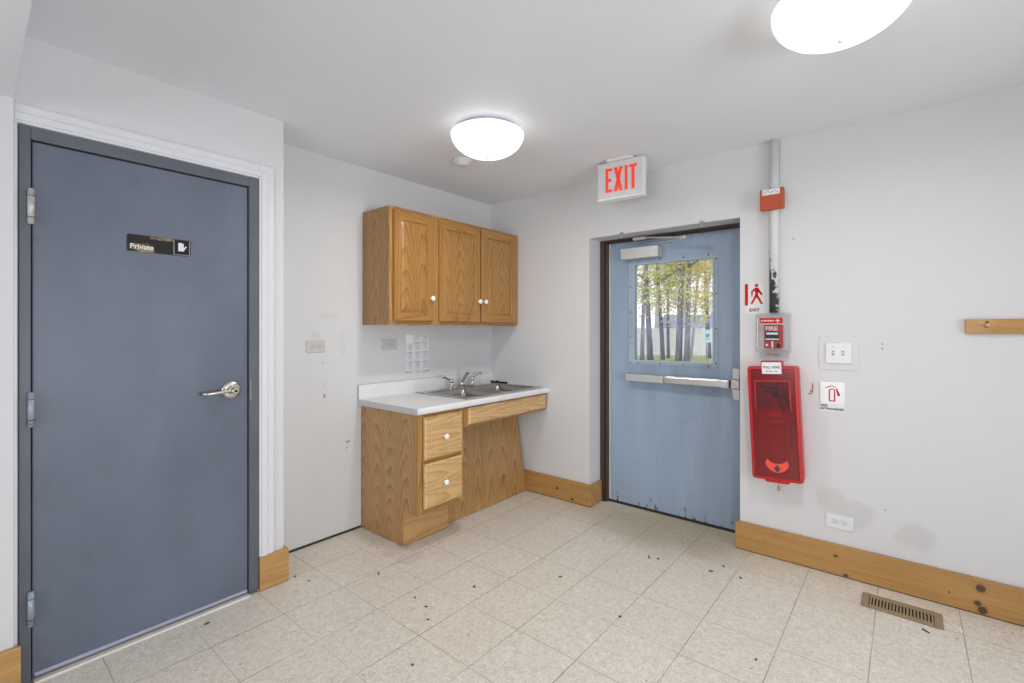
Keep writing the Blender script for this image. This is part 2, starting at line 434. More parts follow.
M_oakshade = oak('oak_shaded_side', 'z', light=(0.40, 0.205, 0.062), dark=(0.14, 0.055, 0.012), freq=15)  # darker oak copy, puts the shade of the cabinet sides into its colour
M_oakbase = oak('oak_base_panel', 'z', light=(0.50, 0.285, 0.105), dark=(0.185, 0.085, 0.024), freq=15)
M_oakdrawer = oak('oak_drawer_front', 'y', light=(0.68, 0.44, 0.20), dark=(0.36, 0.19, 0.065), cathedral=0.9, freq=12)
M_oakframe = oak('oak_face_frame', 'z', light=(0.48, 0.255, 0.078), dark=(0.22, 0.095, 0.024), cathedral=0.3)
M_pine_back = pine('pine_baseboard', 'x', knots=[((2.545, -0.02, 0.105), (0.013, 0.1, 0.009)), ((2.59, -0.02, 0.015), (0.014, 0.1, 0.010)), ((3.108, -0.02, 0.125), (0.021, 0.1, 0.022)), ((3.098, -0.02, 0.052), (0.016, 0.1, 0.016)), ((3.115, -0.02, 0.026), (0.020, 0.1, 0.022)),
    ((0.72, -0.02, 0.085), (0.013, 0.1, 0.012)), ((0.86, -0.02, 0.03), (0.016, 0.1, 0.012)), ((3.0, -0.02, 0.07), (0.005, 0.1, 0.005)), ((2.2, -0.02, 0.09), (0.004, 0.1, 0.004))])
M_pine_end = pine('pine_end_block', 'y', light=(0.56, 0.335, 0.125))
M_rail = pine('pine_coat_rail', 'x', light=(0.50, 0.27, 0.06), dark=(0.33, 0.155, 0.03))
M_lam = plain('white_laminate', (0.74, 0.74, 0.74), 0.3, var=0.02)
M_lamedge = plain('grey_laminate_edge', (0.52, 0.53, 0.54), 0.4, var=0.05)
M_steel = brushed('stainless_steel', (0.60, 0.59, 0.565), 0.22, (1, 1, 1))
M_steelbowl = brushed('stainless_bowl', (0.42, 0.41, 0.38), 0.33, (1, 1, 1))
M_chrome = plain('chrome', (0.72, 0.72, 0.73), 0.10, 1.0, var=0.02)
M_nickel = brushed('satin_nickel', (0.60, 0.57, 0.50), 0.28, (30, 30, 30))
M_alu = brushed('satin_aluminium', (0.66, 0.65, 0.63), 0.34, (4, 4, 60))
M_alupaint = plain('silver_painted_metal', (0.52, 0.52, 0.52), 0.4, 0.3)
M_hinge = plain('painted_hinge', (0.30, 0.33, 0.39), 0.35, 0.3)
M_hingew = plain('worn_hinge', (0.50, 0.50, 0.48), 0.4, 0.3, var=0.2, vscale=60)
M_porc = plain('white_porcelain', (0.85, 0.85, 0.84), 0.15, var=0.01)
M_whiteplastic = plain('white_plastic', (0.68, 0.68, 0.68), 0.35, var=0.02)
M_plate = plain('white_wall_plate', (0.71, 0.71, 0.71), 0.35, var=0.02)
M_socket = plain('socket_slot', (0.06, 0.06, 0.06), 0.6)
M_dome = plain('lit_diffuser', (0.9, 0.9, 0.88), 0.4, var=0.0, emit=((1.0, 0.975, 0.93), LAMP_STRENGTH))
M_glass = clear('window_glass', (0.985, 0.985, 0.99), 0.05)
M_clear = clear('clear_plastic_cover', (1.0, 1.0, 1.0), 0.05, 0.04, 0.0, (0.85, 0.85, 0.87), fk=0.3)
M_clearedge = clear('clear_plastic_edge', (0.97, 0.97, 0.98), 0.3, 0.08, 0.14, (0.92, 0.92, 0.94), fk=0.4)
M_clearguard = clear('clear_guard_plate', (0.98, 0.98, 0.96), 0.0, 0.4, 0.80, (0.78, 0.78, 0.76))
M_red = plain('red_plastic', (0.45, 0.012, 0.014), 0.32)
M_redtrans = clear('translucent_red_cover', (0.95, 0.30, 0.27), 0.10, 0.15, 0.30, (0.40, 0.022, 0.028))
M_redclear = clear('clear_red_window', (0.92, 0.34, 0.40), 0.30, 0.02, 0.04, (0.45, 0.05, 0.10))
M_redpaint = plain('red_extinguisher_paint', (0.55, 0.02, 0.02), 0.25)
M_redsign = plain('red_sign_ink', (0.50, 0.018, 0.005), 0.7, spec=0.15)
M_exitred = plain('lit_exit_red', (0.9, 0.06, 0.04), 0.4, emit=((1.0, 0.05, 0.03), 0.30))
M_orange = plain('orange_red_label', (0.80, 0.075, 0.04), 0.45)
M_palelabel = plain('pale_label', (0.95, 0.52, 0.42), 0.45)
M_hornred = plain('orange_red_metal', (0.44, 0.070, 0.025), 0.45)
M_signwhite = plain('sign_white', (0.72, 0.72, 0.72), 0.35)
M_ink = plain('dark_ink', (0.05, 0.05, 0.055), 0.6)
M_greyink = plain('grey_print', (0.28, 0.28, 0.30), 0.6)
M_paper = plain('laminated_paper', (0.74, 0.74, 0.75), 0.22, var=0.03)
M_brass = plain('brass', (0.45, 0.30, 0.10), 0.35, 0.9, var=0.1)
M_tan = plain('tan_register_metal', (0.30, 0.235, 0.145), 0.4)
M_debris = plain('dry_leaf_crumb', (0.10, 0.065, 0.035), 0.8, var=0.3, vscale=200)
M_debris2 = plain('brown_leaf_bit', (0.20, 0.11, 0.04), 0.8, var=0.3, vscale=200)

# ------------------------------------------------------------------ the room
H = 2.44
AX = 0.293                      # face of the closet wall with the grey door
b = B(); b.box(-0.3, 5.6, -6.1, 0.3, -0.12, 0.0)
struct(b.done('floor', M_floor), 'beige speckled vinyl tile floor', 'floor')
b = B(); b.box(-0.3, 5.6, -6.1, 0.3, H, H+0.12)
struct(b.done('ceiling', M_ceiling), 'white painted flat ceiling', 'ceiling')
b = B()   # dropped part of the ceiling beside and behind the viewer
b.prism([(0.20, -2.955), (5.4, -3.098), (5.4, -6.0), (0.20, -6.0)], 'xy', 2.185, H)
struct(b.done('ceiling_soffit', M_ceiling), 'lower white soffit at the upper left corner, left of the grey door', 'soffit')
DX0, DX1, DZ = 1.0, 2.057, 2.024  # exit door opening
b = B()
b.box(-0.2, DX0, 0, 0.26, 0, H); b.box(DX1, 5.4, 0, 0.26, 0, H); b.box(DX0, DX1, 0, 0.26, DZ, H)
bmesh.ops.remove_doubles(b.bm, verts=b.bm.verts[:], dist=1e-5)
struct(b.done('wall_back', M_wall_back), 'white wall with the exit door', 'wall')
b = B(); b.box(-0.2, 0, -1.97, 0, 0.012, H)
struct(b.done('wall_left', M_wall_left), 'white wall behind the kitchen cabinets', 'wall')
b = B(); b.box(0.0005, 0.006, -1.955, -1.32, 0, 0.012)
struct(b.done('gap_shade_wall', M_dark), 'dark strip painted as the shaded gap along the foot of the kitchen wall', 'trim')  # solid dark strip stands in for the shade in the gap
A0, A1, AZ = -2.947, -2.094, 2.105   # grey door opening
b = B()
b.box(0.16, AX, A1, -1.965, 0, H); b.box(-0.2, 0.16, A1, -1.965, 0, H)
b.box(0.16, AX, A0, A1, AZ, H); b.box(-0.2, 0.16, A0, A1, 0, H)
b.box(-0.2, AX, -6.0, A0, 0, H)
struct(b.done('wall_closet', M_wall_closet), 'white wall with the grey door', 'wall')
b = B(); b.box(AX-0.02, 0.322, -6.0, -2.960, 0, 2.19)
struct(b.done('wall_near', M_wall_closet), 'white wall strip left of the grey door, under the soffit', 'wall')
def wall_with_window(name, fixed, a0, a1, w0, w1, z0, z1, axis, label):
    b = B()
    def bx(p, q, r, s):
        if axis == 'y': b.box(p, q, fixed-0.15, fixed, r, s)
        else: b.box(fixed, fixed+0.15, p, q, r, s)
    bx(a0, w0, 0, H); bx(w1, a1, 0, H); bx(w0, w1, 0, z0); bx(w0, w1, z1, H)
    struct(b.done(name, M_wall_closet), label, 'wall')
wall_with_window('wall_rear', -6.0, -0.2, 5.55, 1.4, 3.8, 0.4, 2.1, 'y', 'white rear wall with a window')
wall_with_window('wall_right', 5.4, -6.0, 0.26, -3.5, -1.3, 0.4, 2.1, 'x', 'white right wall with a window')
for nm, ax, fx, a0, a1 in (('window_1', 'y', -6.0, 1.4, 3.8), ('window_2', 'x', 5.4, -3.5, -1.3)):  # unseen windows, put in so daylight can enter
    r = thing(nm, 'unseen white framed window behind the viewer, added for daylight' if ax == 'y' else 'unseen white framed window at the right, added for daylight', 'window', ((a0+a1)/2, fx, 0.4) if ax == 'y' else (fx, (a0+a1)/2, 0.4), kind='structure')
    f = B(); g = B(); mid = (a0+a1)/2
    def bx(q, p0, p1, z0, z1, t0, t1):
        if ax == 'y': q.box(p0, p1, fx-t1, fx-t0, z0, z1)
        else: q.box(fx+t0, fx+t1, p0, p1, z0, z1)
    bx(f, a0, a0+0.05, 0.4, 2.1, 0.04, 0.11); bx(f, a1-0.05, a1, 0.4, 2.1, 0.04, 0.11)
    bx(f, a0+0.05, a1-0.05, 0.4, 0.45, 0.04, 0.11); bx(f, a0+0.05, a1-0.05, 2.05, 2.1, 0.04, 0.11); bx(f, mid-0.025, mid+0.025, 0.45, 2.05, 0.04, 0.11)
    f.done('window_frame', M_trimwhite, r, 0.004)
    bx(g, a0+0.05, mid-0.025, 0.45, 2.05, 0.07, 0.075); bx(g, mid+0.025, a1-0.05, 0.45, 2.05, 0.07, 0.075)
    g.done('pane', M_glass, r)

# baseboards
b = B(); b.box(0.012, 1.0, -0.02, -0.0005, 0.004, 0.168); b.box(1.0, 1.02, -0.02, 0.155, 0.004, 0.168)
struct(b.done('baseboard_left', M_pine_back, bevel=0.003), 'honey pine baseboard between the cabinet and the exit door', 'baseboard')
b = B(); b.box(2.033, 5.38, -0.02, -0.0005, 0.004, 0.168)
struct(b.done('baseboard_right', M_pine_back, bevel=0.003), 'knotty honey pine baseboard right of the exit door', 'baseboard')
b = B(); b.box(0.001, 1.02, -0.0175, -0.001, 0, 0.004); b.box(2.036, 5.38, -0.0175, -0.001, 0, 0.004)
struct(b.done('gap_shade_boards', M_dark), 'dark strips painted as the shaded gap under the pine baseboards', 'trim')  # dark strips painted as the shade below the boards
b = B(); b.box(AX+0.0005, AX+0.02, -2.0925, -1.962, 0.002, 0.175); b.box(0.012, AX+0.02, -1.9645, -1.945, 0.002, 0.175)
struct(b.done('baseboard_closet', M_pine_end, bevel=0.003), 'short honey pine baseboard block right of the grey door', 'baseboard')
b = B(); b.box(0.3225, 0.345, -6.0, -2.942, 0.002, 0.172)
struct(b.done('baseboard_near', M_pine_end, bevel=0.003), 'honey pine baseboard end at the lower left corner', 'baseboard')

# ------------------------------------------------------------------ grey door (door_1)
cas = B()    # white casing round the grey door
x0 = AX+0.0005
cas.box(x0, x0+0.012, A1+0.002, A1+0.074, 0.175, AZ+0.074); cas.box(x0, x0+0.012, -2.9595, A1+0.002, AZ+0.002, AZ+0.074); cas.box(x0, x0+0.012, -2.9595, A0-0.002, 0.0, AZ+0.002)
cas.box(x0+0.012, x0+0.018, A1+0.012, A1+0.040, 0.175, AZ+0.040); cas.box(x0+0.012, x0+0.018, -2.9595, A1+0.012, AZ+0.012, AZ+0.040)
struct(cas.done('trim_1', M_trimwhite, bevel=0.003), 'white casing round the grey door', 'trim')
d1 = thing('door_1', 'slate grey flush door with lever handle and private sign', 'door', (0.292, (A0+A1)/2, 0), kind='structure')
f = B(); fx0, fx1 = 0.165, AX+0.010
f.box(fx0, fx1, A0+0.001, A0+0.034, 0.001, AZ-0.001); f.box(fx0, fx1, A1-0.046, A1-0.001, 0.012, AZ-0.001); f.box(fx0, fx1, A0+0.034, A1-0.046, AZ-0.050, AZ-0.001)
f.done('door_frame', M_frame1, d1, 0.003)
f = B(); f.box(fx0, 0.245, A0+0.038, A0+0.05, 0.02, AZ-0.05); f.box(fx0, 0.245, A1-0.05, A1-0.046, 0.02, AZ-0.05); f.box(fx0, 0.245, A0+0.05, A1-0.05, AZ-0.06, AZ-0.050)
lab(f.done('door_stop', M_black, d1), 'black stop strip painted as the shaded gap round the grey door')  # black puts the shade of the door gap into the stop
L0, L1, LZ = -2.9095, -2.1435, 2.0505
l = B(); l.box(0.248, 0.292, L0, L1, 0.018, LZ); leaf1 = l.done('door_leaf', M_door1, d1, 0.003)
s = B(); s.box(0.2922, 0.298, L0+0.006, L1-0.004, 0.018, 0.032); lab(s.done('bottom_sweep', plain('lilac_grey_sweep', (0.36, 0.37, 0.47), 0.4), d1, 0.001), 'pale lilac strip along the foot of the door')
s = B(); s.prism([(0.17, 0.0003), (0.322, 0.0003), (0.316, 0.007), (0.17, 0.007)], 'xz', A0+0.04, A1-0.047); lab(s.done('threshold', plain('cream_threshold', (0.66, 0.63, 0.58), 0.4), d1), 'cream threshold strip')
for z0, z1, mt in ((1.737, 1.862, M_hingew), (0.974, 1.096, M_hinge), (0.225, 0.347, M_hinge)):
    h = B(); yc = -2.914; xc = 0.314
    h.cyl((xc, yc, z0), (xc, yc, z1), 0.0105); h.cyl((xc, yc, z0-0.004), (xc, yc, z0), 0.008, 0.0105); h.cyl((xc, yc, z1), (xc, yc, z1+0.005), 0.0105, 0.007)
    h.box(0.2925, xc, yc+0.001, yc+0.006, z0, z1)
    ho = h.done('hinge', mt, d1)
    k = B()
    for q in (0.18, 0.82): k.cyl((xc, yc, z0+(z1-z0)*q-0.0012), (xc, yc, z0+(z1-z0)*q+0.0012), 0.0109)
    k.done('knuckle_joint', M_dark, ho)
hd = thing('lever_handle', 'satin nickel lever handle with round rose', 'x', (0.25, -2.219, 1.04)); del hd['category']; del hd['label']
hd.parent = d1; hd.location = Vector((0.25, -2.219, 1.04))-d1.location
r = B(); r.lathe([(0.043, 0), (0.043, 0.005), (0.040, 0.009), (0.026, 0.013)], (0.2505, -2.219, 1.04), 'x', 32); r.done('rose', M_nickel, hd)
r = B(); r.lathe([(0.0155, 0.012), (0.0155, 0.045), (0.017, 0.05), (0.0165, 0.062), (0.012, 0.066)], (0.2505, -2.219, 1.04), 'x', 24)
r.tube([(0.302, -2.225, 1.040), (0.304, -2.255, 1.041), (0.305, -2.30, 1.036), (0.304, -2.335, 1.034), (0.297, -2.348, 1.034), (0.283, -2.352, 1.034)], [0.0125, 0.0115, 0.0105, 0.0100, 0.0095, 0.009], 12, 0.75)
r.done('lever', M_nickel, hd)
r = B(); r.lathe([(0.0065, 0), (0.0065, 0.002), (0.0045, 0.0025)], (0.316, -2.219, 1.04), 'x', 16); r.done('keyhole', M_dark, hd)
hd.location += Vector((0.0415, -0.002, 0))
s = B(); s.box(0.222, 0.3035, A1-0.0405, A1-0.038, 0.985, 1.085); s.done('strike_plate', M_nickel, d1)

# private sign on the grey door
sg = thing('door_sign', 'small black Private sign with a hand symbol on the grey door', 'sign', (0.2505, -2.50, 1.716))
def signmat():
    m, nt, p = new_mat('scratched_black_gold_plate')
    pos = worldpos(nt); x, y, z = sep(nt, pos)
    n = noise(nt, mapping(nt, pos, (1, 14, 60)), 2.2, 4, 0.7)
    a = blob(nt, pos, (0.29, -2.572, 1.686), (0.5, 0.055, 0.028), 0.5, 1.0, 60); c2 = blob(nt, pos, (0.29, -2.49, 1.7385), (0.5, 0.08, 0.008), 0.6, 1.2, 60)
    k = mth(nt, 'MULTIPLY', mth(nt, 'MAXIMUM', a, c2), maprange(nt, n, 0.38, 0.56))
    lk(nt, mixc(nt, k, (0.018, 0.016, 0.014), (0.36, 0.27, 0.13)), p.inputs['Base Color']); p.inputs['Roughness'].default_value = 0.45; p.inputs['Specular IOR Level'].default_value = 0.2
    return m
b = B(); b.prism(rrect(-2.616, -2.383, 1.680, 1.7525, 0.006), 'yz', 0.2505, 0.2535); b.done('plate', signmat(), sg)
b = B(); b.prism(rrect(-2.448, -2.388, 1.684, 1.7485, 0.004), 'yz', 0.2535, 0.2555); sl = b.done('slider', M_black, sg)
b = B()
for q in ((-2.449, -2.4475, 1.684, 1.7485), (-2.389, -2.3875, 1.684, 1.7485), (-2.449, -2.3875, 1.683, 1.6845)): b.box(0.2535, 0.2558, *q)
b.done('slider_rim', M_alupaint, sg)
hand = [(-2.432,1.70), (-2.411,1.70), (-2.407,1.709), (-2.399,1.722), (-2.402,1.725), (-2.411,1.716), (-2.411,1.735), (-2.4155,1.735), (-2.416,1.737), (-2.4215,1.737), (-2.422,1.7385), (-2.427,1.7385), (-2.4275,1.736), (-2.432,1.736)]
b = B(); b.prism(hand, 'yz', 0.2556, 0.2562); b.done('hand_symbol', M_signwhite, sl)
text_obj('lettering', 'Private', 0.030, M_signwhite, sg, (0.2542, -2.607, 1.692), 'x', bold=0.0006)
sg.location += Vector((0.0425, -0.009, -0.007))

# ------------------------------------------------------------------ exit door (door_2)
d2 = thing('door_2', 'steel blue exit door with window and panic bar', 'door', (1.53, 0.21, 0), kind='structure')
LY0, LY1 = 0.21, 0.254
LX0, LX1, LZ0, LZ1 = 1.070, 2.030, 0.016, 2.000
WX0, WX1, WZ0, WZ1 = 1.266, 1.838, 1.106, 1.822
f = B()
f.box(DX0+0.001, 1.035, 0.160, 0.259, 0.001, DZ-0.001); f.box(1.035, 1.058, 0.176, 0.259, 0.001, DZ-0.016)
f.box(2.022, DX1-0.001, 0.160, 0.259, 0.001, DZ-0.001)
f.box(1.035, 2.022, 0.160, 0.259, DZ-0.016, DZ-0.001); f.box(1.058, 2.022, 0.176, 0.259, DZ-0.024, DZ-0.016)
f.done('door_frame', M_brown, d2, 0.002)
f = B(); f.box(1.0585, 1.069, 0.200, 0.25, 0.02, DZ-0.0245); f.box(1.069, 2.021, 0.200, 0.25, LZ1+0.001, LZ1+0.0062)
lab(f.done('weather_strip', M_strip, d2), 'pale grey weather strip')
l = B()
l.box(LX0, WX0, LY0, LY1, LZ0, LZ1); l.box(WX1, LX1, LY0, LY1, LZ0, LZ1); l.box(WX0, WX1, LY0, LY1, LZ0, WZ0); l.box(WX0, WX1, LY0, LY1, WZ1, LZ1)
bmesh.ops.remove_doubles(l.bm, verts=l.bm.verts[:], dist=1e-5)
l.done('door_leaf', M_door2, d2)
s = B(); s.box(1.06, 2.021, 0.20, 0.259, 0.0005, 0.010); lab(s.done('threshold', M_dark, d2), 'dark strip painted as the shaded gap under the exit door')  # dark strip stands in for the shaded gap below the leaf
fr = B()
o0, o1, p0, p1 = WX0-0.045, WX1+0.028, WZ0-0.028, WZ1+0.034
for q in ((o0, WX0, p0, p1), (WX1, o1, p0, p1), (WX0, WX1, p0, WZ0), (WX0, WX1, WZ1, p1)): fr.box(q[0], q[1], LY0-0.006, LY0-0.0003, q[2], q[3])
for q in ((WX0-0.012, WX0+0.004, WZ0-0.012, WZ1+0.012), (WX1-0.004, WX1+0.010, WZ0-0.012, WZ1+0.012), (WX0+0.004, WX1-0.004, WZ0-0.012, WZ0+0.004), (WX0+0.004, WX1-0.004, WZ1-0.004, WZ1+0.012)): fr.box(q[0], q[1], LY0-0.013, LY0-0.006, q[2], q[3])
wf = lab(fr.done('window_frame', painted_door('pale_blue_frame_paint', (0.34, 0.43, 0.52), (0.26, 0.34, 0.42)), d2, 0.0015), 'screwed blue metal window frame')
for X, Z in [(o0+0.014, p0+0.2+0.19*i) for i in range(-1, 4)]+[(o1-0.009, p0+0.03+0.235*i) for i in range(4)]+[(WX0+0.03+0.17*i, p1-0.011) for i in range(4)]+[(WX0+0.03+0.17*i, p0+0.008) for i in range(4)]:
    k = B(); k.lathe([(0.0052, 0), (0.0052, 0.0015), (0.003, 0.003)], (X, LY0-0.006, Z), '-y', 8); k.done('screw', M_dark, wf)
g = B(); g.box(WX0, WX1, 0.229, 0.235, WZ0, WZ1); g.done('glass', M_glass, d2)
# door closer
cl = thing('door_closer', 'x', 'x', (1.335, 0.17, 1.90)); del cl['category']; del cl['label']; cl.parent = d2; cl.location = Vector((1.335, 0.17, 1.90))-d2.location
k = B(); k.box(1.190, 1.482, 0.130, 0.2095, 1.858, 1.940); k.done('closer_body', M_alupaint, cl, 0.004)
k = B(); k.cyl((1.405, 0.165, 1.94), (1.405, 0.165, 1.958), 0.013); k.tube([(1.405, 0.165, 1.957), (1.44, 0.14, 1.955), (1.68, 0.02, 1.944), (1.712, 0.002, 1.940)], [0.011, 0.011, 0.009, 0.012], 8, 0.5)
k.done('main_arm', M_alupaint, cl)
k = B(); k.tube([(1.715, 0.002, 1.948), (1.68, 0.02, 1.951), (1.40, 0.125, 2.000), (1.375, 0.135, 2.003)], [0.011, 0.009, 0.008, 0.008], 8, 0.6); k.cyl((1.714, 0.002, 1.934), (1.714, 0.002, 1.956), 0.012)
k.done('forearm', M_alupaint, cl)
k = B(); k.box(1.29, 1.385, 0.125, 0.1595, 1.992, 2.014); k.done('frame_shoe', M_alupaint, cl, 0.004)
# panic bar
pb = thing('panic_bar', 'x', 'x', (1.6, 0.17, 0.98)); del pb['category']; del pb['label']; pb.parent = d2; pb.location = Vector((1.6, 0.17, 0.98))-d2.location
k = B(); k.box(1.227, 1.520, 0.136, 0.2095, 0.955, 1.006); lab(k.done('rail_cover', M_alupaint, pb, 0.004), 'plain silver half of the bar')
k = B(); k.box(1.520, 1.955, 0.150, 0.2095, 0.955, 1.006); k.box(1.9, 1.955, 0.132, 0.150, 0.954, 1.007); k.done('rail', M_alu, pb, 0.003)
k = B(); k.box(1.524, 1.949, 0.127, 0.150, 0.958, 1.003); lab(k.done('push_pad', M_alu, pb, 0.005), 'satin push pad')
k = B(); k.box(1.968, 2.018, 0.135, 0.2095, 0.955, 1.012); k.box(1.975, 2.018, 0.145, 0.2095, 1.014, 1.085); k.prism([(1.985, 0.882), (2.018, 0.882), (2.018, 0.953), (1.972, 0.953), (1.976, 0.90)], 'xz', 0.145, 0.2095)
k.done('latch_case', M_alupaint, pb, 0.004)
for X in (1.268, 1.830):
    k = B(); k.box(X-0.014, X+0.014, -0.006, -0.0005, 2.026, 2.036); k.tube([(X-0.004, -0.003, 2.028), (X, -0.009, 2.012), (X+0.006, -0.006, 2.004), (X+0.011, -0.001, 2.012)], 0.0028, 6)
    tag(k.done('wall_clip', M_chrome), 'small metal clip on the wall edge above the ' + ('door closer' if X < 1.5 else 'right half of the door window'), 'clip', 'clips over the exit door')

# ------------------------------------------------------------------ oak wall cabinets
def panel_door(y0, y1, z0, z1, xb, xf, parent, mats, stile=0.056):
    """framed door with a sunken panel, facing +x"""
    b = B()
    def lp(i, x): return [(x, y0+i, z0+i), (x, y1-i, z0+i), (x, y1-i, z1-i), (x, y0+i, z1-i)]
    b.rings([lp(0, xb), lp(0, xf-0.003), lp(0.0035, xf)], True, False)
    vs = [lp(0.0035, xf), lp(stile, xf), lp(stile+0.004, xf-0.009), lp(stile+0.022, xf-0.004)]
    for a, c in zip(vs, vs[1:]):
        for i in range(4):
            b.mi = (1 if i in (0, 2) else 2) if a is vs[0] else 0
            q = [b.bm.verts.new(p) for p in (a[i], a[(i+1) % 4], c[(i+1) % 4], c[i])]; b._f(q)
    b.mi = 0; b._f([b.bm.verts.new(p) for p in vs[-1]])
    bmesh.ops.remove_doubles(b.bm, verts=b.bm.verts[:], dist=1e-5)
    return b.done('door', mats, parent)
def knob(parent, x, y, z):
    b = B(); b.lathe([(0.009, 0), (0.007, 0.006), (0.008, 0.012), (0.0165, 0.018), (0.0185, 0.025), (0.015, 0.031), (0.007, 0.034)], (x, y, z), 'x', 20)
    b.done('knob', M_porc, parent)
UX, UZ0, UZ1 = 0.305, 1.367, 2.132
def wall_cabinet(y0, y1, doors, label):
    r = thing('wall_cabinet', label, 'cabinet', (0.0, (y0+y1)/2, UZ0), 'oak wall cabinets')
    b = B(); x1 = UX-0.019
    b.box(0.0008, x1, y0, y0+0.014, UZ0, UZ1); b.box(0.0008, x1, y1-0.014, y1, UZ0, UZ1)
    b.box(0.0008, x1, y0+0.014, y1-0.014, UZ0+0.01, UZ0+0.024); b.box(0.0008, x1, y0+0.014, y1-0.014, UZ1-0.016, UZ1); b.box(0.0008, 0.01, y0+0.014, y1-0.014, UZ0+0.024, UZ1-0.016)
    b.done('body', M_oakshade, r)
    b = B(); b.box(x1, UX, y0, y0+0.034, UZ0, UZ1); b.box(x1, UX, y1-0.034, y1, UZ0, UZ1)
    b.mi = 1; b.box(x1, UX, y0+0.034, y1-0.034, UZ0, UZ0+0.034); b.box(x1, UX, y0+0.034, y1-0.034, UZ1-0.034, UZ1)
    if len(doors) > 1: b.mi = 0; b.box(x1, UX, (y0+y1)/2-0.02, (y0+y1)/2+0.02, UZ0+0.034, UZ1-0.034)
    b.done('face_frame', [M_oakframe, M_oaky], r, 0.0015)
    for a0, a1, ky in doors:
        d = panel_door(a0, a1, 1.393, 2.108, UX+0.0005, 0.326, r, [M_oakz, M_oaky, M_oakstile])
        knob(d, 0.326, ky, 1.549)
wall_cabinet(-1.300, -0.915, [(-1.278, -0.948, -0.975)], 'narrow single-door oak wall cabinet, left of the double one')
wall_cabinet(-0.914, -0.006, [(-0.893, -0.482, -0.506), (-0.466, -0.048, -0.442)], 'wide double-door oak wall cabinet in the corner above the sink')

# ------------------------------------------------------------------ base cabinet, sink front, worktop
CF, CZ = 0.600, 0.829
CY0, CY1 = -1.312, -0.932
r = thing('drawer_cabinet', 'narrow oak base cabinet with two drawers, left of the sink front', 'cabinet', (0.3, -1.12, 0))
b = B()
side = [(0.0015, 0.004), (0.452, 0.004), (0.452, 0.220), (CF-0.019, 0.220), (CF-0.019, CZ), (0.0015, CZ)]
b.prism(side, 'xz', CY0, CY0+0.014); b.prism(side, 'xz', CY1-0.014, CY1)
b.box(0.0015, CF-0.019, CY0+0.014, CY1-0.014, 0.220, 0.236); b.box(0.0015, 0.012, CY0+0.014, CY1-0.014, 0.236, CZ)
b.done('body', M_oakbase, r)
b = B(); b.box(0.4525, 0.464, CY0+0.003, CY1-0.01, 0.004, 0.220); b.done('toe_kick', oak('oak_toe_kick', 'y', light=(0.56, 0.33, 0.13), dark=(0.26, 0.125, 0.04), cathedral=0.5, freq=9), r)
b = B(); b.box(0.455, 0.461, CY0+0.006, CY1-0.012, 0.0005, 0.004); b.done('dark_gap', M_dark, r)  # dark strip painted as the shaded gap under the toe kick
b = B(); x1 = CF-0.019
b.box(x1, CF, CY0, CY0+0.036, 0.220, CZ); b.box(x1, CF, CY1-0.034, CY1, 0.220, CZ)
b.mi = 1; b.box(x1, CF, CY0+0.036, CY1-0.034, 0.220, 0.256); b.box(x1, CF, CY0+0.036, CY1-0.034, 0.522, 0.548); b.box(x1, CF, CY0+0.036, CY1-0.034, 0.800, CZ)
b.done('face_frame', [M_oakframe, M_oaky], r, 0.0015)
def slab_front(name, y0, y1, z0, z1, xb, xf, parent, mat):
    b = B()
    def lp(i, x, k=0): return [(x, y0+i, z0+i), (x, y1-i, z0+i), (x, y1-i, z1-i-k), (x, y0+i, z1-i-k)]
    b.rings([lp(0, xb), lp(0, xf-0.007), lp(0.003, xf-0.0055), lp(0.010, xf-0.001), lp(0.013, xf)])
    return b.done(name, mat, parent)
for z0, z1, kz in ((0.548, 0.808, 0.672), (0.254, 0.524, 0.388)):
    d = slab_front('drawer', -1.274, -0.960, z0, z1, CF+0.0005, 0.624, r, M_oakdrawer)
    knob(d, 0.624, -1.122, kz)
r = thing('sink_cabinet', 'oak sink front with false drawer above a sloping knee panel', 'cabinet', (0.3, -0.47, 0))
b = B(); x1 = CF-0.019; b.mi = 1
b.box(x1, CF, CY1+0.001, -0.003, 0.690, 0.722); b.box(x1, CF, CY1+0.001, -0.003, 0.806, CZ)
b.mi = 0; b.box(x1, CF, CY1+0.001, CY1+0.034, 0.722, 0.806); b.box(x1, CF, -0.040, -0.003, 0.722, 0.806)
b.box(x1, x1+0.006, CY1+0.034, -0.040, 0.722, 0.806)
b.done('face_frame', [M_oakframe, M_oaky], r, 0.0015)
b = B(); b.prism([(0.400, 0.004), (0.414, 0.004), (0.302, 0.690), (0.288, 0.690)], 'xz', CY1-0.008 if False else -0.93, -0.021)
kp = b.done('knee_panel', M_oakbase, r)
b = B(); b.box(0.290, x1, CY1+0.001, CY1+0.012, 0.690, CZ); b.box(0.290, 0.302, CY1+0.012, -0.003, 0.690, CZ); b.box(0.302, x1, -0.014, -0.003, 0.694, CZ); b.done('rail', M_oakshade, r)
slab_front('false_drawer', -0.903, -0.034, 0.708, 0.818, CF+0.0005, 0.624, r, M_oakdrawer)

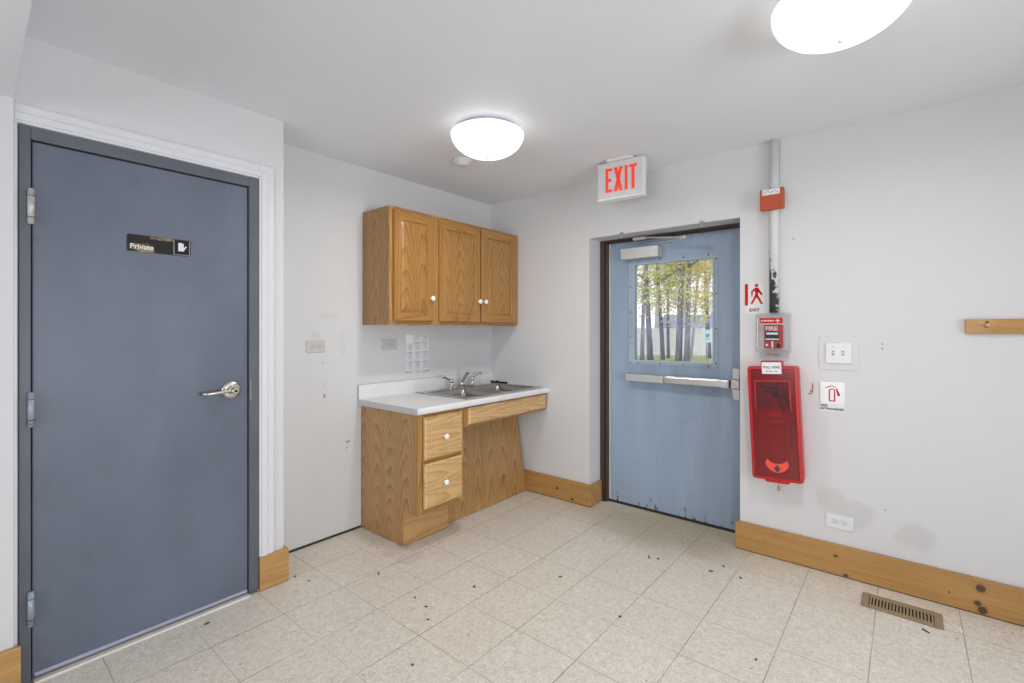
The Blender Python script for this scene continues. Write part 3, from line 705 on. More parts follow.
# worktop with backsplash (cut out for the sink)
r = thing('worktop', 'white laminate worktop with low backsplash on the oak cabinets', 'worktop', (0.32, -0.67, 0.83))
SX0, SX1, SY0, SY1 = 0.080, 0.555, -0.845, -0.062
b = B()
def front_profile(y0, y1, x0):
    b.prism([(x0, 0.830), (0.630, 0.830), (0.637, 0.834), (0.639, 0.842), (0.639, 0.858), (0.636, 0.866), (0.630, 0.869), (x0, 0.8675)], 'xz', y0, y1)
front_profile(-1.338, -0.002, SX1)
b.box(0.0215, SX1, -1.338, SY0, 0.830, 0.8675); b.box(0.0215, SX1, SY1, -0.002, 0.830, 0.8675); b.box(0.0215, SX0, SY0, SY1, 0.830, 0.8675)
b.done('slab', M_lam, r)
b = B(); b.box(0.0012, 0.0215, -1.338, -0.002, 0.830, 0.962); b.prism([(0.0215, 0.8675), (0.034, 0.8675), (0.025, 0.872), (0.0215, 0.882)], 'xz', -1.336, -0.002); b.done('backsplash', M_lam, r, 0.004)
b = B(); b.box(0.002, 0.628, -1.3405, -1.3382, 0.832, 0.8668); b.box(0.002, 0.021, -1.3405, -1.3382, 0.8668, 0.960); cq = B(); cq.box(0.001, 0.0185, -1.337, -0.002, 0.962, 0.9655); lab(cq.done('backsplash_shadow', M_lamedge, r), 'grey strip painted as the caulk gap shadow along the backsplash')  # grey strip carries the shadow line above the backsplash in its colour
lab(b.done('end_strip', M_lamedge, r, 0.001), 'grey worn end strip')

# stainless double sink
r = thing('sink', 'stainless steel double bowl sink set in the white worktop', 'sink', (0.31, -0.455, 0.868))
RX0, RX1, RY0, RY1, RZ = 0.034, 0.586, -0.878, -0.034, 0.8745
BX0, BX1 = 0.135, 0.545
bowls = [(-0.838, -0.478), (-0.436, -0.074)]
b = B()
b.box(RX0, BX0, RY0, RY1, RZ-0.005, RZ); b.box(BX1, RX1, RY0, RY1, RZ-0.005, RZ)
for q in ((RY0, bowls[0][0]), (bowls[0][1], bowls[1][0]), (bowls[1][1], RY1)): b.box(BX0, BX1, q[0], q[1], RZ-0.005, RZ)
bmesh.ops.remove_doubles(b.bm, verts=b.bm.verts[:], dist=1e-5)
b.done('rim', M_steel, r, 0.0025)
for y0, y1 in bowls:
    b = B()
    def lp(i, z, rr):
        return [(x, y, z) for x, y in rrect(BX0+i, BX1-i, y0+i, y1-i, rr, 6)]
    L = b.rings([lp(-0.006, RZ+0.0006, 0.03), lp(0.002, RZ-0.003, 0.04), lp(0.006, RZ-0.05, 0.045), lp(0.014, RZ-0.135, 0.05), lp(0.03, RZ-0.155, 0.05), lp(0.06, RZ-0.160, 0.04)], False, True, True)
    for f in b.bm.faces: f.smooth = True
    bo = b.done('bowl', M_steelbowl, r)
    md = bo.modifiers.new('wall', 'SOLIDIFY'); md.thickness = 0.0012; md.offset = 1.0
    b = B(); b.lathe([(0.043, 0), (0.043, 0.003), (0.034, 0.003), (0.03, 0.001)], ((BX0+BX1)/2, (y0+y1)/2, RZ-0.158), 'z', 24); b.done('strainer', M_chrome, bo)
# faucet
r = thing('faucet', 'chrome faucet with two wing handles on the sink deck', 'faucet', (0.09, -0.45, RZ))
b = B(); b.prism(rrect(0.062, 0.118, -0.592, -0.308, 0.026, 6), 'xy', RZ+0.0005, RZ+0.012); b.prism(rrect(0.068, 0.112, -0.585, -0.315, 0.021, 6), 'xy', RZ+0.012, RZ+0.020); b.done('base_plate', M_chrome, r)
for sgn, y in ((-1, -0.565), (1, -0.335)):
    b = B(); z = RZ+0.017
    b.lathe([(0.019, 0), (0.018, 0.012), (0.0125, 0.018), (0.012, 0.03), (0.0165, 0.034), (0.0165, 0.050), (0.009, 0.056)], (0.09, y, z), 'z', 20)
    b.tube([(0.09, y, z+0.045), (0.09, y+sgn*0.025, z+0.052), (0.092, y+sgn*0.055, z+0.068), (0.094, y+sgn*0.085, z+0.078)], [0.011, 0.0095, 0.0085, 0.010], 10, 0.7)
    b.ellipsoid((0.095, y+sgn*0.094, z+0.081), (0.013, 0.020, 0.012), 14, 8)
    b.done('handle', M_chrome, r)
b = B(); b.lathe([(0.021, 0), (0.021, 0.014), (0.016, 0.024), (0.015, 0.034)], (0.09, -0.45, RZ+0.017), 'z', 20)
b.tube([(0.09, -0.45, RZ+0.03), (0.095, -0.45, RZ+0.055), (0.115, -0.449, RZ+0.082), (0.142, -0.448, RZ+0.112), (0.160, -0.447, RZ+0.130), (0.172, -0.447, RZ+0.134)], [0.015, 0.017, 0.017, 0.016, 0.015, 0.010], 14)
b.done('spout', M_chrome, r)
b = B(); b.cyl((0.092, -0.498, RZ+0.017), (0.092, -0.498, RZ+0.050), 0.004); b.ellipsoid((0.092, -0.498, RZ+0.052), (0.006, 0.006, 0.005), 10, 6); b.done('lift_rod', M_chrome, r)
b = B()
b.box(0.024, 0.21, -0.031, -0.022, 0.8795, 0.8855); b.ellipsoid((0.030, -0.027, 0.8830), (0.012, 0.009, 0.007)); b.ellipsoid((0.092, -0.027, 0.8850), (0.016, 0.010, 0.008)); b.ellipsoid((0.200, -0.027, 0.8820), (0.013, 0.010, 0.006))
b.box(0.03, 0.2, -0.030, -0.023, 0.8695, 0.8798)
tag(b.done('strap', M_black), 'thin black strap lying at the back corner of the worktop beside the sink', 'strap')

# ------------------------------------------------------------------ outlets and switch
M_plateold = plain('aged_ivory_plate', (0.535, 0.53, 0.505), 0.4, var=0.03)
def outlet(x, y, z, facing, label):
    """duplex outlet turned on its side; built facing +x, then turned for the exit wall"""
    r = thing('outlet', label, 'outlet', (x, y, z), 'duplex wall outlets', rot=(0, 0, 0) if facing == 'x' else (0, 0, -PI/2))
    def bb(): return B()
    b = bb(); b.prism(rrect(-0.0625, 0.0625, -0.0375, 0.0375, 0.004), 'yz', 0.0005, 0.006); b.done('plate', M_plateold if facing == 'x' else M_plate, r, 0.0015, local=True)
    for s in (-1, 1):
        c = s*0.0205
        b = bb(); b.prism(rrect(c-0.0155, c+0.0155, -0.017, 0.017, 0.010), 'yz', 0.006, 0.0085); so = b.done('socket', M_plateold if facing == 'x' else M_whiteplastic, r, local=True)
        b = bb(); b.box(0.0084, 0.0089, c-0.008, c+0.001, 0.0055, 0.0080); b.box(0.0084, 0.0089, c-0.007, c+0.001, -0.0080, -0.0058)
        b.lathe([(0.0028, 0), (0.0028, 0.0006)], (0.0084, c+0.0075, 0), 'x', 10); b.done('slots', M_socket, so, local=True)
    b = bb(); b.lathe([(0.003, 0), (0.0025, 0.0012)], (0.006, 0, 0), 'x', 10); b.done('screw', M_alupaint, r, local=True)
outlet(0, -1.633, 1.230, 'x', 'white wall outlet left of the cabinets, under dark scuffs')
outlet(0, -1.084, 1.229, 'x', 'white wall outlet under the narrow wall cabinet, left of the poster')
outlet(2.561, 0, 0.289, '-y', 'white wall outlet low beside the grey wall stains')
r = thing('light_switch', 'white double toggle switch plate inside a clear guard', 'switch', (2.556, 0, 1.21))
b = B(); b.prism(rrect(2.467, 2.645, 1.115, 1.301, 0.012), 'xz', -0.0005, -0.004); b.done('guard_plate', M_clearguard, r, 0.001)
b = B(); b.prism(rrect(2.499, 2.614, 1.153, 1.263, 0.003), 'xz', -0.0042, -0.012); b.done('plate', M_plate, r, 0.002)
for X in (2.533, 2.577):
    b = B(); b.box(X-0.0055, X+0.0055, -0.0126, -0.012, 1.196, 1.221); k = b.done('toggle_slot', M_greyink, r)
    b = B(); b.prism([(-0.0126, 1.201), (-0.021, 1.204), (-0.021, 1.211), (-0.0126, 1.216)], 'yz', X-0.0038, X+0.0038); b.done('toggle', M_whiteplastic, r, 0.001)
    for Z in (1.174, 1.243):
        b = B(); b.lathe([(0.003, 0), (0.002, 0.001)], (X, -0.012, Z), '-y', 10); b.done('screw', M_alupaint, r)

# ------------------------------------------------------------------ hand-washing poster
r = thing('poster', 'laminated sheet of twelve small grey pictograms above the worktop', 'poster', (0, -0.828, 1.158))
b = B(); b.box(0.0006, 0.0022, -0.938, -0.722, 1.014, 1.300); b.done('sheet', M_paper, r)
pr_ = B()
for iy in range(4):
    for ix in range(3):
        cy = -0.938+0.216*(ix+0.5)/3; cz = 1.300-0.286*(iy+0.42)/4
        if iy == 0 and ix == 0: continue
        rng = random.Random(iy*3+ix)
        pr_.box(0.0022, 0.0026, cy-0.026, cy+0.026, cz-0.034, cz-0.030); pr_.box(0.0022, 0.0026, cy-0.020, cy+0.020, cz-0.041, cz-0.0385)
        for q in range(3):   # little hands under a tap
            a = rng.uniform(-0.4, 0.4); z0 = cz-0.012+0.013*q
            pr_.tube([(0.0023, cy-0.016, z0), (0.0023, cy-0.004, z0+0.008+0.006*a), (0.0023, cy+0.008, z0+0.004), (0.0023, cy+0.016, z0+0.010*a)], 0.0013, 4)
        pr_.tube([(0.0023, cy+0.004, cz+0.024), (0.0023, cy+0.010, cz+0.014), (0.0023, cy+0.004, cz+0.006)], 0.0018, 4)
pr_.done('pictograms', M_greyink, r)
b = B(); b.box(0.0022, 0.003, -0.936, -0.872, 1.236, 1.297); lab(b.done('bright_patch', plain('bright_paper', (0.84, 0.84, 0.86), 0.2), r), 'brighter white patch')  # brighter rectangle over the first cell of the sheet
for y, z in ((-0.729, 1.021), (-0.934, 1.020)):
    b = B(); b.lathe([(0.005, 0), (0.004, 0.003)], (0.0022, y, z), 'x', 8); b.done('tack', M_ink, r)

# ------------------------------------------------------------------ ceiling lights, smoke detector, exit sign
def ceiling_light(x, y, label):
    r = thing('ceiling_light', label, 'ceiling light', (x, y, H), 'round dome ceiling lights')
    b = B(); b.lathe([(0.150, 0.0005), (0.150, 0.014), (0.165, 0.018), (0.180, 0.030), (0.194, 0.0335), (0.194, 0.036)], (x, y, H), '-z', 48); b.done('base_pan', M_whiteplastic, r)
    b = B(); R = 0.199
    R = 0.1985; prof = [(R-0.012, 0.030), (R, 0.0365)]+[(R*math.cos(t), 0.038+0.122*math.sin(t)) for t in [PI/2*i/14 for i in range(1, 15)]]
    b.lathe(prof, (x, y, H), '-z', 48); b.done('diffuser', M_dome, r)
    b = B(); b.lathe([(0.009, 0), (0.008, 0.006), (0.005, 0.010), (0.002, 0.012)], (x, y, H-0.1598), '-z', 14); b.done('finial', M_whiteplastic, r)
    l = bpy.data.lights.new('lamp_light', 'AREA'); l.shape = 'DISK'; l.size = 0.10; l.energy = 14.0; l.color = (1.0, 0.97, 0.92)
    lo = bpy.data.objects.new('lamp_light', l); C.objects.link(lo); lo.parent = r; lo.location = (0, 0, -0.174)
ceiling_light(1.077, -1.216, 'lit white dome ceiling light near the exit sign, beside the smoke detector')
ceiling_light(2.677, -1.256, 'lit white dome ceiling light cut off by the top edge, nearest the viewer')
b = B(); b.lathe([(0.064, 0.0005), (0.064, 0.012), (0.058, 0.020), (0.044, 0.024), (0.042, 0.034), (0.036, 0.040), (0.012, 0.042)], (0.625, -0.965, H), '-z', 28)
tag(b.done('smoke_detector', M_whiteplastic), 'small round white smoke detector on the ceiling beside the dome light', 'smoke detector')

ang = math.atan2(0.024, 0.325)
r = thing('exit_sign', 'hanging white EXIT sign with red letters above the blue door', 'sign', (1.4255, -0.318, H), rot=(0, 0, ang))
b = B(); b.box(-0.085, 0.085, -0.05, 0.05, -0.020, -0.0005); b.done('canopy', M_whiteplastic, r, 0.004, local=True)
b = B(); b.box(-0.156, 0.156, -0.026, 0.026, -0.252, -0.018); hsg = b.done('housing', M_signwhite, r, 0.004, local=True)
b = B(); b.box(-0.152, 0.152, -0.0285, -0.026, -0.247, -0.023); b.done('face_panel', plain('lit_sign_face', (0.63, 0.62, 0.615), 0.4), r, 0.001, local=True)
b = B(); b.box(-0.156, 0.156, -0.034, 0.028, -0.260, -0.252); b.done('bottom_rail', M_porc, r, 0.002, local=True)
def LT(polys, nm):
    b = B()
    for p in polys: b.prism(p, 'xz', -0.0285, -0.0315)
    b.done(nm, M_exitred, r, local=True)
z0, z1, t = -0.213, -0.058, 0.0185
def R4(a, bq, c, d): return [(a, c), (bq, c), (bq, d), (a, d)]
LT([R4(-0.097, -0.097+t, z0, z1), R4(-0.097+t, -0.052, z1-t, z1), R4(-0.097+t, -0.057, (z0+z1)/2-t/2, (z0+z1)/2+t/2), R4(-0.097+t, -0.052, z0, z0+t)], 'letter')
xm, xh = -0.010, 0.030
LT([[(xm-xh, z0), (xm-xh+0.0225, z0), (xm+xh, z1), (xm+xh-0.0225, z1)], [(xm+xh-0.0225, z0), (xm+xh, z0), (xm-xh+0.0225, z1), (xm-xh, z1)]], 'letter')
LT([R4(0.034, 0.034+t, z0, z1)], 'letter')
LT([R4(0.064, 0.114, z1-t, z1), R4(0.089-t/2, 0.089+t/2, z0, z1-t)], 'letter')

# ------------------------------------------------------------------ fire alarm things right of the exit door
def conduit_mat():
    m, nt, p = new_mat('peeling_white_paint_on_dark_metal')
    pos = worldpos(nt); z = sep(nt, pos)[2]; x = sep(nt, pos)[0]
    n = noise(nt, mapping(nt, pos, (1, 1, 0.45)), 46, 4, 0.6, 0.8)
    k = mth(nt, 'ADD', n, maprange(nt, z, 1.50, 1.88, 0.20, -0.20))
    k = mth(nt, 'ADD', k, maprange(nt, x, 2.223, 2.273, 0.12, -0.12))
    k = maprange(nt, k, 0.545, 0.585)
    lk(nt, mixc(nt, k, (0.61, 0.61, 0.60), (0.045, 0.045, 0.045)), p.inputs['Base Color']); p.inputs['Roughness'].default_value = 0.45
    return m
b = B(); b.lathe([(0.0255, 0), (0.0255, 1.003), (0.0235, 1.0035)], (2.249, -0.0262, 1.434), 'z', 24)
tag(b.done('conduit_pipe', conduit_mat()), 'vertical white conduit pipe with peeling paint, from ceiling to pull station', 'pipe')
r = thing('alarm_sounder', 'small orange red alarm box strapped across the white conduit', 'alarm', (2.24, -0.06, 2.095))
b = B(); b.box(2.178, 2.302, -0.078, -0.0525, 2.034, 2.155); b.done('case', M_hornred, r, 0.006)
for q0, q1 in ((2.284, 2.302), (2.178, 2.188)):
    b = B(); b.box(q0, q1, -0.082, -0.078, 2.034, 2.155); b.done('side_rib', M_hornred, r, 0.002)
b = B(); b.box(2.190, 2.282, -0.0800, -0.0781, 2.120, 2.152); b.done('white_label', M_signwhite, r)
b = B()
for i in range(7): b.box(2.194+0.012*i, 2.201+0.012*i, -0.0804, -0.0800, 2.130+0.004*(i % 3), 2.136+0.004*(i % 3))
b.done('print_marks', M_greyink, r)

al_ = bpy.data.objects['alarm_sounder']; al_.location += Vector((0.006, 0, -0.008))

r = thing('fire_alarm_pull_station', 'red FIRE pull station under a clear plastic cover, below the conduit', 'pull station', (2.248, 0, 1.31))
b = B(); b.box(2.206, 2.300, -0.040, -0.0005, 1.226, 1.362); bd = b.done('body', M_red, r, 0.006)
text_obj('fire_lettering', 'FIRE', 0.036, M_signwhite, bd, (2.213, -0.0412, 1.330), '-y', bold=0.0006, sx=0.98)
b = B(); b.box(2.216, 2.286, -0.050, -0.0405, 1.270, 1.326); hn = b.done('pull_handle', M_dark, bd, 0.003)
b = B(); b.box(2.221, 2.281, -0.0508, -0.0502, 1.306, 1.318); b.box(2.216, 2.286, -0.0508, -0.0502, 1.276, 1.283); b.done('white_stripe', M_signwhite, hn)
b = B(); b.box(2.247, 2.254, -0.047, -0.0405, 1.229, 1.268); b.done('key_slot_strip', M_porc, bd)
b = B(); b.lathe([(0.012, 0), (0.012, 0.003), (0.008, 0.004)], (2.281, -0.0405, 1.244), '-y', 18); b.done('lock', M_dark, bd)
b = B(); b.lathe([(0.007, 0), (0.006, 0.003)], (2.221, -0.0405, 1.245), '-y', 12); b.done('pin', M_porc, bd)
b = B()   # cover: front sheet + side walls + flange
cx0, cx1, cz0, cz1, cy = 2.160, 2.338, 1.205, 1.428, -0.064
b.box(cx0+0.014, cx1-0.014, cy, cy+0.002, cz0+0.014, cz1-0.014)
b.done('cover_front', M_clear, r)
b = B()
b.rings([[(x, -0.0006, z) for x, z in rrect(cx0-0.004, cx1+0.004, cz0-0.004, cz1+0.004, 0.012)], [(x, -0.008, z) for x, z in rrect(cx0-0.004, cx1+0.004, cz0-0.004, cz1+0.004, 0.012)], [(x, -0.008, z) for x, z in rrect(cx0+0.004, cx1-0.004, cz0+0.004, cz1-0.004, 0.012)], [(x, cy+0.006, z) for x, z in rrect(cx0+0.008, cx1-0.008, cz0+0.008, cz1-0.008, 0.012)], [(x, cy, z) for x, z in rrect(cx0+0.014, cx1-0.014, cz0+0.014, cz1-0.014, 0.010)], [(x, cy+0.002, z) for x, z in rrect(cx0+0.017, cx1-0.017, cz0+0.017, cz1-0.017, 0.008)]], False, False)
b.done('cover_rim', M_clearedge, r)
b = B(); b.box(2.190, 2.306, cy-0.0008, cy-0.0001, 1.372, 1.402); ls = b.done('red_label_strip', M_redsign, r)
b = B()
b.box(2.279, 2.2835, cy-0.0016, cy-0.0009, 1.375, 1.399); b.box(2.270, 2.2925, cy-0.0016, cy-0.0009, 1.385, 1.3895)
for i in range(8): b.box(2.197+0.0085*i, 2.2022+0.0085*i, cy-0.0016, cy-0.0009, 1.382+0.001*(i % 2), 1.3895+0.001*(i % 3))
b.done('label_print', M_signwhite, ls)
b = B(); b.prism(rrect(2.172, 2.326, 1.172, 1.1995, 0.006), 'xz', -0.001, -0.022); ll = b.done('lift_tab', M_clearedge, r)
text_obj('tab_lettering', 'LIFT HERE', 0.013, M_redsign, ll, (2.2485, -0.0232, 1.184), '-y', 'CENTER', sx=1.15)

bpy.data.objects['fire_alarm_pull_station'].location += Vector((-0.008, 0, 0.001))

# red extinguisher cabinet, slightly tilted on the wall
TI = math.radians(-2.6)
EC = (2.264, 0.0, 0.803)
r = thing('extinguisher_cabinet', 'tilted red plastic fire extinguisher cabinet beside the exit door', 'cabinet', EC, rot=(0, TI, 0))
hw, hh = 0.129, 0.325
def case_loop(i, y, bot=0.0): return [(x, y, z) for x, z in rrect(-hw+i, hw-i, -hh+i, hh-i, max(0.004, 0.018-i), 5)]
b = B(); b.rings([case_loop(0.006, -0.0005), case_loop(0.002, -0.080), case_loop(0.0, -0.084), case_loop(0.0, -0.098), case_loop(0.004, -0.104), case_loop(0.016, -0.105), case_loop(0.020, -0.100), case_loop(0.022, -0.012)], True, True)
b.done('case', M_red, r, local=True)
b = B(); b.box(-0.055, 0.055, -0.104, -0.06, hh-0.003, hh+0.030); b.done('top_tab', M_red, r, 0.003, local=True)
b = B(); b.prism([(-0.055, -hh-0.012), (0.055, -hh-0.012), (0.066, -hh+0.002), (-0.066, -hh+0.002)], 'xz', -0.104, -0.06)
b.done('pull_tab', M_red, r, 0.003, local=True)
cw0, cw1, cz0_, cz1_ = -0.088, 0.084, 0.078, 0.238      # clear window in the cover
b = B(); yc0, yc1 = -0.104, -0.101; xa, za = hw-0.019, hh-0.019
for q in ((-xa, cw0, -za, za), (cw1, xa, -za, za), (cw0, cw1, -za, cz0_), (cw0, cw1, cz1_, za)): b.box(q[0], q[1], yc0, yc1, q[2], q[3])
bmesh.ops.remove_doubles(b.bm, verts=b.bm.verts[:], dist=1e-5)
lab(b.done('cover', M_redtrans, r, local=True), 'see-through dark red cover')
b = B(); b.box(cw0, cw1, yc0, yc1+0.001, cz0_, cz1_); lab(b.done('window', M_redclear, r, local=True), 'clear pinkish window')
b = B()
for q in ((cw0-0.006, cw0, cz0_-0.006, cz1_+0.006), (cw1, cw1+0.006, cz0_-0.006, cz1_+0.006), (cw0, cw1, cz1_, cz1_+0.006)): b.box(q[0], q[1], -0.107, -0.104, q[2], q[3])
b.done('window_rim', M_red, r, local=True)
b = B(); b.box(-0.050, 0.050, -0.1065, -0.1045, hh-0.044, hh+0.022); lb = b.done('white_label', M_signwhite, r, 0.001, local=True)
text_obj('label_lettering', 'PULL HERE', 0.0180, M_ink, lb, (0, -0.1068, hh-0.012), '-y', 'CENTER', 0.0003, 0.98, local=True)
b = B()
for i, (a, c) in enumerate(((-0.030, -0.018), (-0.014, 0.002), (0.008, 0.012), (0.016, 0.030))): b.box(a, c, -0.1072, -0.1066, hh-0.032, hh-0.026)
b.done('label_print', M_greyink, lb, local=True)
b = B()   # finger-pull crescent near the foot of the cover
o_, i_ = [], []
for k in range(13):
    t = math.radians(200+140*k/12); o_.append((0.004+0.064*math.cos(t), -0.205+0.072*math.sin(t))); i_.append((0.004+0.052*math.cos(t), -0.188+0.040*math.sin(t)))
b.prism(o_+i_[::-1], 'xz', -0.1065, -0.1042); cr_ = lab(b.done('crescent_label', M_orange, r, local=True), 'bright orange red crescent')
b = B(); b.prism([(0.004, -0.276), (0.022, -0.254), (0.004, -0.232), (-0.014, -0.254)], 'xz', -0.1072, -0.1064); b.done('diamond', M_ink, cr_, local=True)
b = B(); b.cyl((0.006, -0.095, -hh-0.011), (0.006, -0.095, -hh-0.034), 0.0022, seg=8); b.ellipsoid((0.006, -0.095, -hh-0.042), (0.009, 0.006, 0.012), 12, 8)
tg = b.done('seal_tag', M_brass, r, local=True)
# extinguisher inside (stands on the cabinet's inner floor)
e = thing('fire_extinguisher', 'red fire extinguisher with black head inside the tilted red cabinet', 'fire extinguisher', EC, rot=(0, TI, 0))
b = B(); R = 0.040
prof = [(0.030, 0), (R, 0.006), (R, 0.36), (R-0.004, 0.385), (R*0.6, 0.41), (0.016, 0.42), (0.016, 0.43)]
b.lathe(prof, (0.004, -0.056, -0.288), 'z', 28); b.done('cylinder', M_redpaint, e, local=True)
b = B(); b.lathe([(0.019, 0), (0.019, 0.03), (0.014, 0.04)], (0.004, -0.056, 0.142), 'z', 18); b.box(-0.058, 0.014, -0.066, -0.046, 0.170, 0.182); b.prism([(-0.07, 0.196), (0.01, 0.186), (0.02, 0.192), (0.02, 0.20), (-0.066, 0.214)], 'xz', -0.066, -0.046); b.done('valve_head', M_black, e, local=True)
b = B(); b.tube([(0.022, -0.056, 0.165), (0.05, -0.06, 0.155), (0.070, -0.068, 0.11), (0.078, -0.072, 0.03), (0.076, -0.068, -0.10), (0.07, -0.062, -0.16)], 0.009, 10); b.done('hose', M_black, e, local=True)
b = B()
def sheet(z0, z1, a0, a1, rr):
    n = 10
    p = [(0.004+rr*math.sin(math.radians(a0+(a1-a0)*k/n)), -0.056-rr*math.cos(math.radians(a0+(a1-a0)*k/n))) for k in range(n+1)]
    for k in range(n):
        b._f([b.bm.verts.new(q) for q in ((*p[k], z0), (*p[k+1], z0), (*p[k+1], z1), (*p[k], z1))])
sheet(0.0, 0.062, -50, 50, R+0.0006); le = lab(b.done('label', M_palelabel, e, local=True), 'pale orange label')
b = B(); sheet(0.022, 0.036, -48, 48, R+0.0012); b.done('label_band', M_ink, le, local=True)
b = B(); b.lathe([(R+0.001, 0), (R+0.002, 0.004), (R+0.001, 0.008)], (0.004, -0.056, -0.016), 'z', 28); b.done('bracket_band', M_black, e, local=True)

# walking-man exit sign and extinguisher sign
r = thing('exit_symbol_sign', 'small white sign with red walking figure and EXIT beside the conduit', 'sign', (2.14, 0, 1.52))
b = B(); b.box(2.083, 2.196, -0.003, -0.0005, 1.425, 1.618); b.done('plate', plain('frosted_sign_plate', (0.66, 0.66, 0.665), 0.25), r, 0.001)
b = B(); b.box(2.0855, 2.103, -0.0038, -0.003, 1.482, 1.612); b.done('red_bar', M_redsign, r)
b = B(); y0, y1 = -0.003, -0.0042
b.lathe([(0.0095, 0), (0.0095, 0.0012)], (2.150, -0.003, 1.601), '-y', 16)
for p in ([(2.142, 1.588), (2.158, 1.588), (2.163, 1.575), (2.158, 1.545), (2.160, 1.535), (2.140, 1.535), (2.143, 1.552), (2.140, 1.572)],
          [(2.142, 1.588), (2.120, 1.566), (2.122, 1.535), (2.128, 1.535), (2.129, 1.562), (2.144, 1.574)],
          [(2.158, 1.588), (2.183, 1.548), (2.180, 1.542), (2.172, 1.543), (2.156, 1.568)],
          [(2.140, 1.540), (2.152, 1.536), (2.128, 1.490), (2.118, 1.490), (2.120, 1.497)],
          [(2.146, 1.536), (2.160, 1.538), (2.186, 1.488), (2.174, 1.488)]): b.prism(p, 'xz', y0, y1)
b.done('walking_figure', M_redsign, r)
text_obj('lettering', 'EXIT', 0.024, plain('dull_red_ink', (0.22, 0.012, 0.01), 0.6), r, (2.1385, -0.0034, 1.446), '-y', 'CENTER', 0.0009, 1.15)
r = thing('extinguisher_sign', 'small white FIRE EXTINGUISHER sign with red symbol below the light switch', 'sign', (2.528, 0, 0.966))
b = B(); b.box(2.471, 2.585, -0.003, -0.0005, 0.884, 1.049); b.done('plate', M_signwhite, r, 0.001)
b = B(); b.box(2.472, 2.584, -0.0045, -0.003, 0.932, 1.048); sq = lab(b.done('white_square', plain('glossy_white', (0.84, 0.84, 0.83), 0.15), r, 0.001), 'glossy white square')
b = B(); y0, y1 = -0.0045, -0.0054
for p in ([(2.512, 0.942), (2.518, 0.942), (2.518, 1.005), (2.512, 1.003)], [(2.536, 0.942), (2.542, 0.942), (2.542, 1.003), (2.536, 1.005)], [(2.518, 0.942), (2.536, 0.942), (2.536, 0.948), (2.518, 0.948)],
          [(2.512, 1.003), (2.518, 1.012), (2.536, 1.012), (2.542, 1.003), (2.536, 1.003), (2.533, 1.007), (2.521, 1.007), (2.518, 1.003)],
          [(2.544, 1.014), (2.549, 1.016), (2.565, 0.978), (2.553, 0.972)], [(2.497, 1.016), (2.524, 1.030), (2.530, 1.028), (2.500, 1.013)], [(2.530, 1.030), (2.546, 1.020), (2.543, 1.017), (2.528, 1.026)]): b.prism(p, 'xz', y0, y1)
b.done('extinguisher_symbol', M_redsign, sq)
text_obj('lettering', 'FIRE', 0.0165, M_ink, r, (2.475, -0.0034, 0.912), '-y', 'LEFT', 0.0005, 1.05)
text_obj('lettering', 'EXTINGUISHER', 0.0165, M_ink, r, (2.475, -0.0034, 0.895), '-y', 'LEFT', 0.0005, 0.94)

# ------------------------------------------------------------------ coat rail
r = thing('coat_rail', 'honey pine coat rail with a peg at the right edge of the wall', 'coat rail', (3.5, 0, 1.35))
b = B(); b.box(3.055, 3.95, -0.020, -0.0005, 1.317, 1.385); b.done('board', M_rail, r, 0.003)
for X in (3.128, 3.38, 3.63, 3.88):
    b = B(); b.lathe([(0.0075, 0), (0.007, 0.03), (0.0095, 0.042), (0.0105, 0.052), (0.007, 0.058)], (X, -0.020, 1.352), (0, -1, 0.10), 16); b.done('peg', plain('turned_pine_peg', (0.52, 0.30, 0.10), 0.4), r)
b = B(); b.lathe([(0.0062, 0), (0.0062, 0.001), (0.003, 0.002)], (3.130, -0.020, 1.3695), '-y', 12); b.done('screw', M_dark, r)

# ------------------------------------------------------------------ floor register and litter
r = thing('floor_register', 'tan slotted metal floor register along the right baseboard', 'vent', (2.82, -0.208, 0))
gx0, gx1, gy0, gy1 = 2.670, 2.970, -0.282, -0.136
b = B(); z0, z1 = 0.0006, 0.006
b.box(gx0, gx0+0.030, gy0, gy1, z0, z1); b.box(gx1-0.030, gx1, gy0, gy1, z0, z1); b.box(gx0+0.030, gx1-0.030, gy0, gy0+0.032, z0, z1); b.box(gx0+0.030, gx1-0.030, gy1-0.032, gy1, z0, z1)
bmesh.ops.remove_doubles(b.bm, verts=b.bm.verts[:], dist=1e-5)
b.done('frame', M_tan, r, 0.002)
b = B(); b.box(gx0+0.03, gx1-0.03, gy0+0.032, gy1-0.032, 0.0003, 0.0008); b.done('duct_shade', M_black, r)  # black sheet stands in for the shaded duct below the bars
for i in range(19):
    X = gx0+0.030+0.240*(i+0.5)/19-0.0
    b = B(); b.box(X-0.0035, X+0.0035, gy0+0.032, gy1-0.032, 0.001, 0.0052); b.done('bar', M_tan, r)
b = B(); b.tube([(2.972, -0.188, 0.0022), (2.995, -0.203, 0.003), (3.015, -0.225, 0.0022), (3.033, -0.240, 0.0022)], 0.0028, 6)
tag(b.done('thread', M_porc), 'short white thread on the floor right of the floor register', 'thread')
